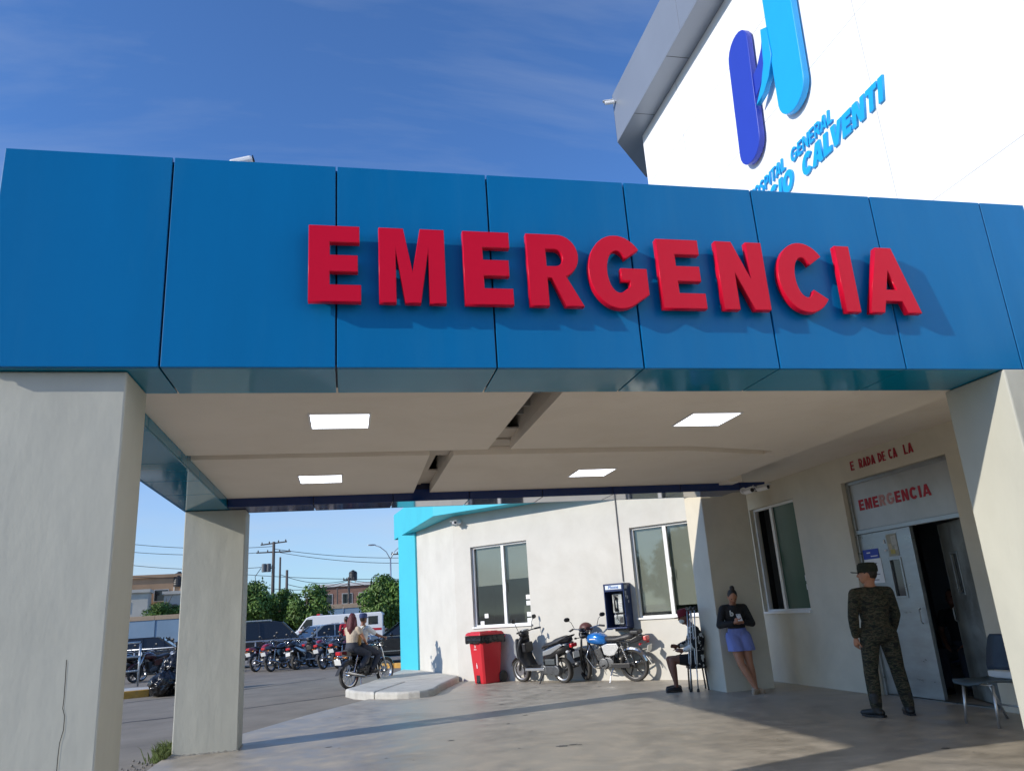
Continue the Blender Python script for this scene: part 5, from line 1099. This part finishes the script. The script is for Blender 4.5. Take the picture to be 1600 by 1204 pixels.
p = at(528, 1000, 57); car('ambulance', 'white ambulance van with red stripe behind the parked cars', 'van', (p.x, p.y), (-1, .10), M('van_white', (.8, .8, .79), .35, var=.03, coat=.3), 6.3, 2.0, 2.15, 'van')
p = at(612, 1000, 64); car('parked_van', 'small white van behind the black sedan near the round tree', 'van', (p.x, p.y), (-.6, -.8), MC['van_white'], 4.6, 1.8, 2.0, 'van')
p = at(236, 1030, 37); car('parked_car', 'dark car behind the long railing near the blue boundary wall', 'car', (p.x, p.y), (1, .05), MC['suv_black'], 4.5, 1.78, 1.45)

# ------------------------------------------------------------------ trees
leafd = M('leaf_green', (.10, .175, .035), .5, var=.45, scale=1.1, spec=.3); barkm = M('bark', (.12, .09, .065), .9, var=.3, scale=8, bump=.5, bscale=12)
leafd.node_tree.nodes['Principled BSDF'].inputs['Subsurface Weight'].default_value = 0
def crown_mesh(seed, n, rx, rz, lf):
    rnd = random.Random(seed); bm = bmesh.new(); cl = []
    for i in range(34):
        u, v, w_ = rnd.gauss(0, 1), rnd.gauss(0, 1), rnd.gauss(0, 1); q = Vector((u, v, w_)).normalized()*rnd.uniform(.45, .86); cl.append((Vector((q.x*rx, q.y*rx, q.z*rz)), rnd.uniform(.26, .44)*rx))
    for i in range(n):
        c, r = cl[rnd.randrange(len(cl))]; d = Vector((rnd.gauss(0, 1), rnd.gauss(0, 1), rnd.gauss(0, 1))).normalized(); p_ = c+d*r*rnd.uniform(.6, 1.06)
        out = (d*1.0+Vector((rnd.gauss(0, .5), rnd.gauss(0, .5), rnd.gauss(0, .5)+.3))).normalized(); t = out.orthogonal().normalized(); t = (t*math.cos(rnd.random()*6.3)+out.cross(t)*math.sin(rnd.random()*6.3)); t = (t-Vector((0, 0, .5))).normalized(); s = out.cross(t).normalized(); L = lf*rnd.uniform(.7, 1.3)
        v = [bm.verts.new(x) for x in (p_, p_+t*L*.5+s*L*.24, p_+t*L-out*L*.15, p_+t*L*.5-s*L*.24)]; bm.faces.new(v)
    me = bpy.data.meshes.new('crown'); bm.to_mesh(me); bm.free(); me.materials.append(leafd); return me
crowns = [crown_mesh(s, 8000, 1.0, 1.08, .15) for s in (1, 2, 3)]
def trunk_mesh():
    b = MB(); b.tube([(0, 0, 0), (.03, .02, .8), (.02, .0, 1.5), (0, 0, 2.4)], [.14, .11, .10, .05], 10)
    for i in range(7): a = i*.9+.3; z = 1.1+.14*i; b.tube([(.02, 0, z), (.35*math.cos(a), .35*math.sin(a), z+.45), (.75*math.cos(a), .75*math.sin(a), z+.8)], [.06, .04, .015], 6)
    return b
tkm = None
def tree(px, dist, rr, zc, label, k, ki, group='clipped trees along the boundary wall'):
    global tkm
    p_ = at(px, 985, dist) if isinstance(px, (int, float)) else Vector(px)
    o = empty('tree', (p_.x, p_.y, RZ), ki*1.3, label, 'tree', group)
    if tkm is None: t = trunk_mesh().build('trunk', barkm, o, smooth=True); tkm = t.data
    else: t = bpy.data.objects.new('trunk', tkm); COL.objects.link(t); t.parent = o
    t.scale = (1, 1, zc/1.9)
    c_ = bpy.data.objects.new('crown', crowns[k]); COL.objects.link(c_); c_.parent = o; c_.location = (0, 0, zc); c_.scale = rr
tree(396, 64, (1.85, 1.85, 1.75), 3.0, 'dense clipped green tree beside the rear canopy column', 0, 0)
tree(436, 66, (1.85, 1.85, 1.65), 2.75, 'dense clipped green tree in the middle below the transformer pole', 1, 1)
tree(480, 63, (1.9, 1.9, 1.75), 2.95, 'dense clipped green tree left of the brick house', 2, 2)
tree(604, 62, (2.05, 2.05, 1.95), 3.0, 'round clipped green tree beside the turquoise pilaster', 1, 3)
tree(256, 92, (2.2, 2.2, 1.1), 3.9, 'leafy shrub top showing over the blue boundary wall', 2, 5)
for i, (x, y, s_) in enumerate(((-38, 6, 2.6), (-41, -1, 3.2), (-36, -8, 2.4))): tree((x, y, 0), 0, (s_, s_, s_*1.05), s_*1.3, ['medium green tree across the street, mirrored in the annex window by the payphone', 'largest green tree across the street facing the annex windows', 'smallest green tree across the street facing the forecourt'][i], i, i, 'trees across the street')

# ------------------------------------------------------------------ boundary wall, houses, tanks
bw = empty('boundary_wall', (0, 78, RZ), rad(-1), 'long pale blue boundary wall with tan coping behind the car park', 'wall')
wbl = M('wall_blue', (.22, .32, .42), .85, var=.1, scale=.4, stain=(.3, .36, .42), stain_amt=.6, stain_scale=.3); cop = M('coping_tan', (.42, .31, .21), .85, var=.12)
for i in range(9):
    x = -34+i*5.6; box('wall_panel', wbl, bw, x+.02, x+5.55, 0, .2, 0, 2.95); box('coping', cop, bw, x, x+5.57, -.06, .26, 2.953, 3.35, bevel=.02)
    box('pier', wbl, bw, x-.12, x+.0, -.05, .22, 0, 2.94)
def house(name, label, loc, rz, w_, d_, h_, mat, roofm, wins, tank=None, ledge=None):
    o = empty(name, loc, rz, label, 'house'); box('wall', mat, o, -w_/2, w_/2, 0, d_, 0, h_); r_ = box('roof', roofm, o, -w_/2-.2, w_/2+.2, -.25, d_+.2, h_+.003, h_+.35)
    for x, z, a, c_ in wins: q_ = box('window', M('house_frame', (.5, .48, .45), .7), o, x-a/2-.08, x+a/2+.08, -.05, -.003, z-.08, z+c_+.08); box('pane', cglass, q_, x-a/2, x+a/2, -.06, -.052, z, z+c_)
    if ledge: 
        q_ = box('balcony', M('house_grey', (.30, .28, .25), .9, var=.3, scale=1.2), o, -w_/2-.1, w_/2+.1, -1.2, -.06, ledge, ledge+.9)
        for i in range(6): box('baluster', M('house_dark', (.08, .075, .07), .9), q_, -w_/2+.5+i*(w_-1)/5, -w_/2+.9+i*(w_-1)/5, -1.215, -1.203, ledge+.2, ledge+.75)
    return o
tanh = M('house_tan', (.46, .29, .17), .85, var=.12, scale=.6); crm = M('house_cream', (.6, .55, .46), .85, var=.12, scale=.6); brk = M('house_brick', (.27, .15, .11), .9, var=.3, scale=2.2, stretch=(1, 1, 3))
p = at(215, 985, 100); house('house', 'tan flat roofed house with grey balcony above the blue wall', (p.x, p.y, RZ), rad(6), 9.5, 8, 8.0, tanh, tanh, ((-2, 5.4, 1.4, 1.2), (2.2, 5.4, 1.4, 1.2)), None, 4.0)
p = at(188, 985, 96); house('house', 'low cream house in front of the tan flat roofed one', (p.x, p.y, RZ), rad(6), 5, 3, 6.2, crm, crm, ((0, 4.2, 1.2, 1),))
p = at(540, 985, 98); house('house', 'brick house with white ledge between the trees', (p.x, p.y, RZ), rad(-4), 6.8, 7, 5.9, brk, M('house_white', (.7, .68, .64), .85, var=.1), ((-2.2, 3.9, 1.2, 1.1), (.2, 3.9, 1.1, 1.1), (2.2, 3.9, 1.2, 1.1)), None, None)
box('ledge', MC['house_white'], [o for o in bpy.data.objects if o.get('label', '').startswith('brick house')][0], -3.5, 3.5, -.5, -.03, 2.9, 3.5)
p = at(585, 985, 112); house('house', 'pale house mostly hidden behind the round tree', (p.x, p.y, RZ), rad(3), 10, 7, 6.2, crm, crm, ((-3.5, 4.2, 1.2, 1.1), (-1.5, 4.2, 1.2, 1.1)))
p = at(320, 985, 118); house('house', 'grey concrete house behind the clipped trees', (p.x, p.y, RZ), rad(-3), 16, 8, 4.6, M('house_grey', (.30, .28, .25), .9), crm, ((-3, 3.2, 1.2, 1), (3, 3.2, 1.2, 1)))
def tank(px, dist, z0, label, s_=1.):
    p_ = at(px, 985, dist); o = empty('water_tank', (p_.x, p_.y, z0), 0, label, 'water tank'); o.scale = (s_,)*3
    b = MB(); R_ = [(.02, 0), (.6, 0), (.62, .05)]
    for i in range(5): R_ += [(.62, .12+i*.22), (.65, .2+i*.22)]
    R_ += [(.55, 1.32), (.25, 1.45), (.02, 1.46)]
    b.lathe(R_, n=20); b.build('shell', M('tank_black', (.018, .019, .022), .5, var=.2), o, smooth=False); b = MB(); b.lathe([(.02, 1.46), (.2, 1.46), (.2, 1.56), (.02, 1.57)], n=14); b.build('cap', blackp, o)
    b = MB()
    for x in (-.35, .35): b.box(x-.06, x+.06, -.5, .5, -.45, -.002)
    b.build('stand', crm, o)
p = at(283, 985, 98); house('house', 'narrow cream block carrying a water tank beside the tan house', (p.x, p.y, RZ), rad(6), 4, 4, 6.0, crm, crm, ((-1, 4.0, .9, .9),))
tank(275, 100, 6.86, 'black plastic water tank beside the tan flat roofed house', 1.1); tank(552, 100, 6.60, 'black plastic water tank on the brick house roof', .8)

# ------------------------------------------------------------------ poles, lamp, wires
polem = M('pole_wood', (.10, .085, .075), .9, var=.2, scale=3, stretch=(1, 1, .2)); wirem = M('cable_black', (.02, .02, .022), .6, var=0)
def pole(px, ytop, dist, label, r=.15, arms=(), lean=0.):
    p_ = at(px, ytop, dist); o = empty('utility_pole', (p_.x, p_.y, RZ), 0, label, 'pole', ry=lean); h_ = p_.z-RZ
    MB().tube([(0, 0, 0), (0, 0, h_*.5), (0, 0, h_)], [r, r*.85, r*.7], 10).build('post', polem, o, smooth=True)
    for dz, w_, tilt in arms:
        MB().bar((-w_, 0, h_-dz-tilt), (w_, 0, h_-dz+tilt), .12, .12).build('crossarm', polem, o)
        for x in (-.9, -.35, .35, .9): MB().lathe([(.02, 0), (.07, .02), (.05, .1), (.07, .14), (.02, .2)], (x*w_, 0, h_-dz+tilt*x+.06), 'z', 10).build('insulator', polem, o)
    return o, h_
o, h_ = pole(428, 846, 84, 'tall utility pole with crossarms and transformer behind the trees', .2, ((.15, 1.3, .12), (1.05, 1.7, 0)))
MB().lathe([(.02, 0), (.22, 0), (.24, .05), (.24, .75), (.2, .82), (.02, .84)], (-.46, 0, h_-3.0), 'z', 16).build('transformer', M('transformer_grey', (.13, .14, .15), .5), o)
MB().lathe([(.02, 0), (.22, 0), (.24, .05), (.24, .75), (.2, .82), (.02, .84)], (-.9, -.02, h_-3.0), 'z', 16).build('transformer', MC['transformer_grey'], o)
MB().bar((-1.15, .2, h_-2.6), (.15, .2, h_-2.6), .08, .12).build('transformer_bracket', polem, o)
b = MB(); b.tube([(-1.2, 0, h_-2.6), (-1.75, 0, h_-3.4), (-1.6, 0, h_-4.4), (-.9, 0, h_-4.9), (-.6, 0, h_-5.7), (-.1, 0, h_-6.2)], .035, 6); b.build('hanging_cable', wirem, o, smooth=True)
pole(438, 870, 90, 'plain thin pole right of the transformer pole', .14); pole(448.5, 890, 80, 'short dark pole above the clipped trees', .17)
pole(545, 901, 88, 'leaning wooden pole in front of the brick house', .16, ((.3, .6, 0),)); pole(527, 918, 92, 'thin pole on the brick house front', .1); pole(626, 862, 84, 'dark pole with short arm beside the turquoise pilaster', .2, ((.2, 1.0, 0),))
p = at(610, 868, 80); sl_ = empty('street_lamp', (p.x, p.y, RZ), 0, 'double armed street lamp beside the turquoise pilaster', 'street lamp'); hz = p.z
MB().tube([(0, 0, 0), (0, 0, hz-.2)], [.12, .07], 10).build('post', metal, sl_, smooth=True)
for s in (-1, 1):
    MB().tube([(0, 0, hz-.3), (s*.4, 0, hz+.45), (s*1.0, 0, hz+.95), (s*1.5, 0, hz+1.15)], .045, 8).build('arm', metal, sl_, smooth=True)
    b = MB(); b.ell((s*1.85, 0, hz+1.2), (.42, .14, .08), 12, 7); b.build('lamp_head', metal, sl_, smooth=True)
def wire(pa, pb, sag, label, r=.028):
    a, b_ = Vector(pa), Vector(pb); L = [a.lerp(b_, i/24)-Vector((0, 0, sag*4*(i/24)*(1-i/24))) for i in range(25)]
    tag(MB().tube(L, r, 5).build('power_cable', wirem, smooth=True), label, 'cable', 'overhead cables beyond the car park')
for (xa, ya), (xb, yb), d0, d1, sg_, wl in (
    ((428, 857), (700, 868), 84, 84, .5, 'upper cable from the transformer pole crossarm towards the turquoise pilaster'),
    ((428, 861), (700, 876), 84, 84, .6, 'lower cable from the transformer pole crossarm towards the turquoise pilaster'),
    ((120, 838), (428, 853), 90, 84, .6, 'highest cable running past the canopy columns to the transformer pole'),
    ((120, 852), (428, 861), 90, 84, .6, 'second highest cable running past the canopy columns to the transformer pole'),
    ((120, 870), (428, 884), 90, 86, .7, 'cable between the columns dropping to below the transformer'),
    ((380, 897), (700, 902), 86, 86, .3, 'nearly level cable just above the clipped trees'),
    ((438, 897), (545, 905), 86, 88, .6, 'short sagging cable from the thin pole to the leaning wooden pole'),
    ((380, 909), (545, 906), 86, 88, .9, 'deep sagging cable behind the tree tops to the leaning wooden pole'),
    ((545, 905), (700, 893), 88, 84, .7, 'rising cable from the leaning wooden pole past the street lamp'),
    ((120, 893), (380, 899), 92, 86, .4, 'low cable just above the tan house roof'),
    ((448, 912), (545, 911), 82, 88, .5, 'lowest short cable from the short dark pole to the leaning pole'),
    ((545, 908), (700, 915), 88, 88, .6, 'falling cable from the leaning wooden pole behind the round tree')):
    wire(at(xa, ya, d0), at(xb, yb, d1), sg_, wl)

# ------------------------------------------------------------------ weeds at the column foot, litter
rnd = random.Random(4); bm = bmesh.new()
for i in range(420):
    t = rnd.random(); x = -2.16-abs(rnd.gauss(0, .09)); y = 10.75+rnd.random()*.75; h_ = rnd.uniform(.05, .26)*(.5+.5*math.sin(PI*min(1, max(0, (y-10.7)/.8)))); a = rnd.random()*6.3; dx, dy = math.cos(a)*h_*.55, math.sin(a)*h_*.55; w_ = .006
    v = [bm.verts.new(q) for q in ((x-w_, y, RZ), (x+w_, y, RZ), (x+dx*.5+w_*.7, y+dy*.5, RZ+h_*.7), (x+dx, y+dy, RZ+h_*.9), (x+dx*.5-w_*.7, y+dy*.5, RZ+h_*.7))]; bm.faces.new(v)
me = bpy.data.meshes.new('weeds'); bm.to_mesh(me); bm.free(); me.materials.append(M('grass_blade', (.13, .17, .045), .7, var=.4, scale=9)); o = bpy.data.objects.new('weeds', me); COL.objects.link(o); tag(o, 'tuft of grass weeds at the foot of the rear canopy column', 'weeds', None, 'stuff')
bm = bmesh.new()
for i in range(90):
    x, y = -2.25-abs(rnd.gauss(0, .25)), rnd.uniform(8.5, 11.3); s = rnd.uniform(.006, .022); z = RZ+s*.7
    vs = [bm.verts.new((x+s*dx, y+s*dy, z+s*dz)) for dx, dy, dz in ((1, 0, 0), (0, 1, 0), (-1, 0, 0), (0, -1, 0), (0, 0, 1), (0, 0, -1))]
    for f in ((0, 1, 4), (1, 2, 4), (2, 3, 4), (3, 0, 4), (1, 0, 5), (2, 1, 5), (3, 2, 5), (0, 3, 5)): bm.faces.new([vs[j] for j in f])
me = bpy.data.meshes.new('grit'); bm.to_mesh(me); bm.free(); me.materials.append(M('grit_grey', (.2, .19, .17), .9)); o = bpy.data.objects.new('grit', me); COL.objects.link(o); tag(o, 'loose grit along the concrete edge by the canopy column', 'grit', None, 'stuff')
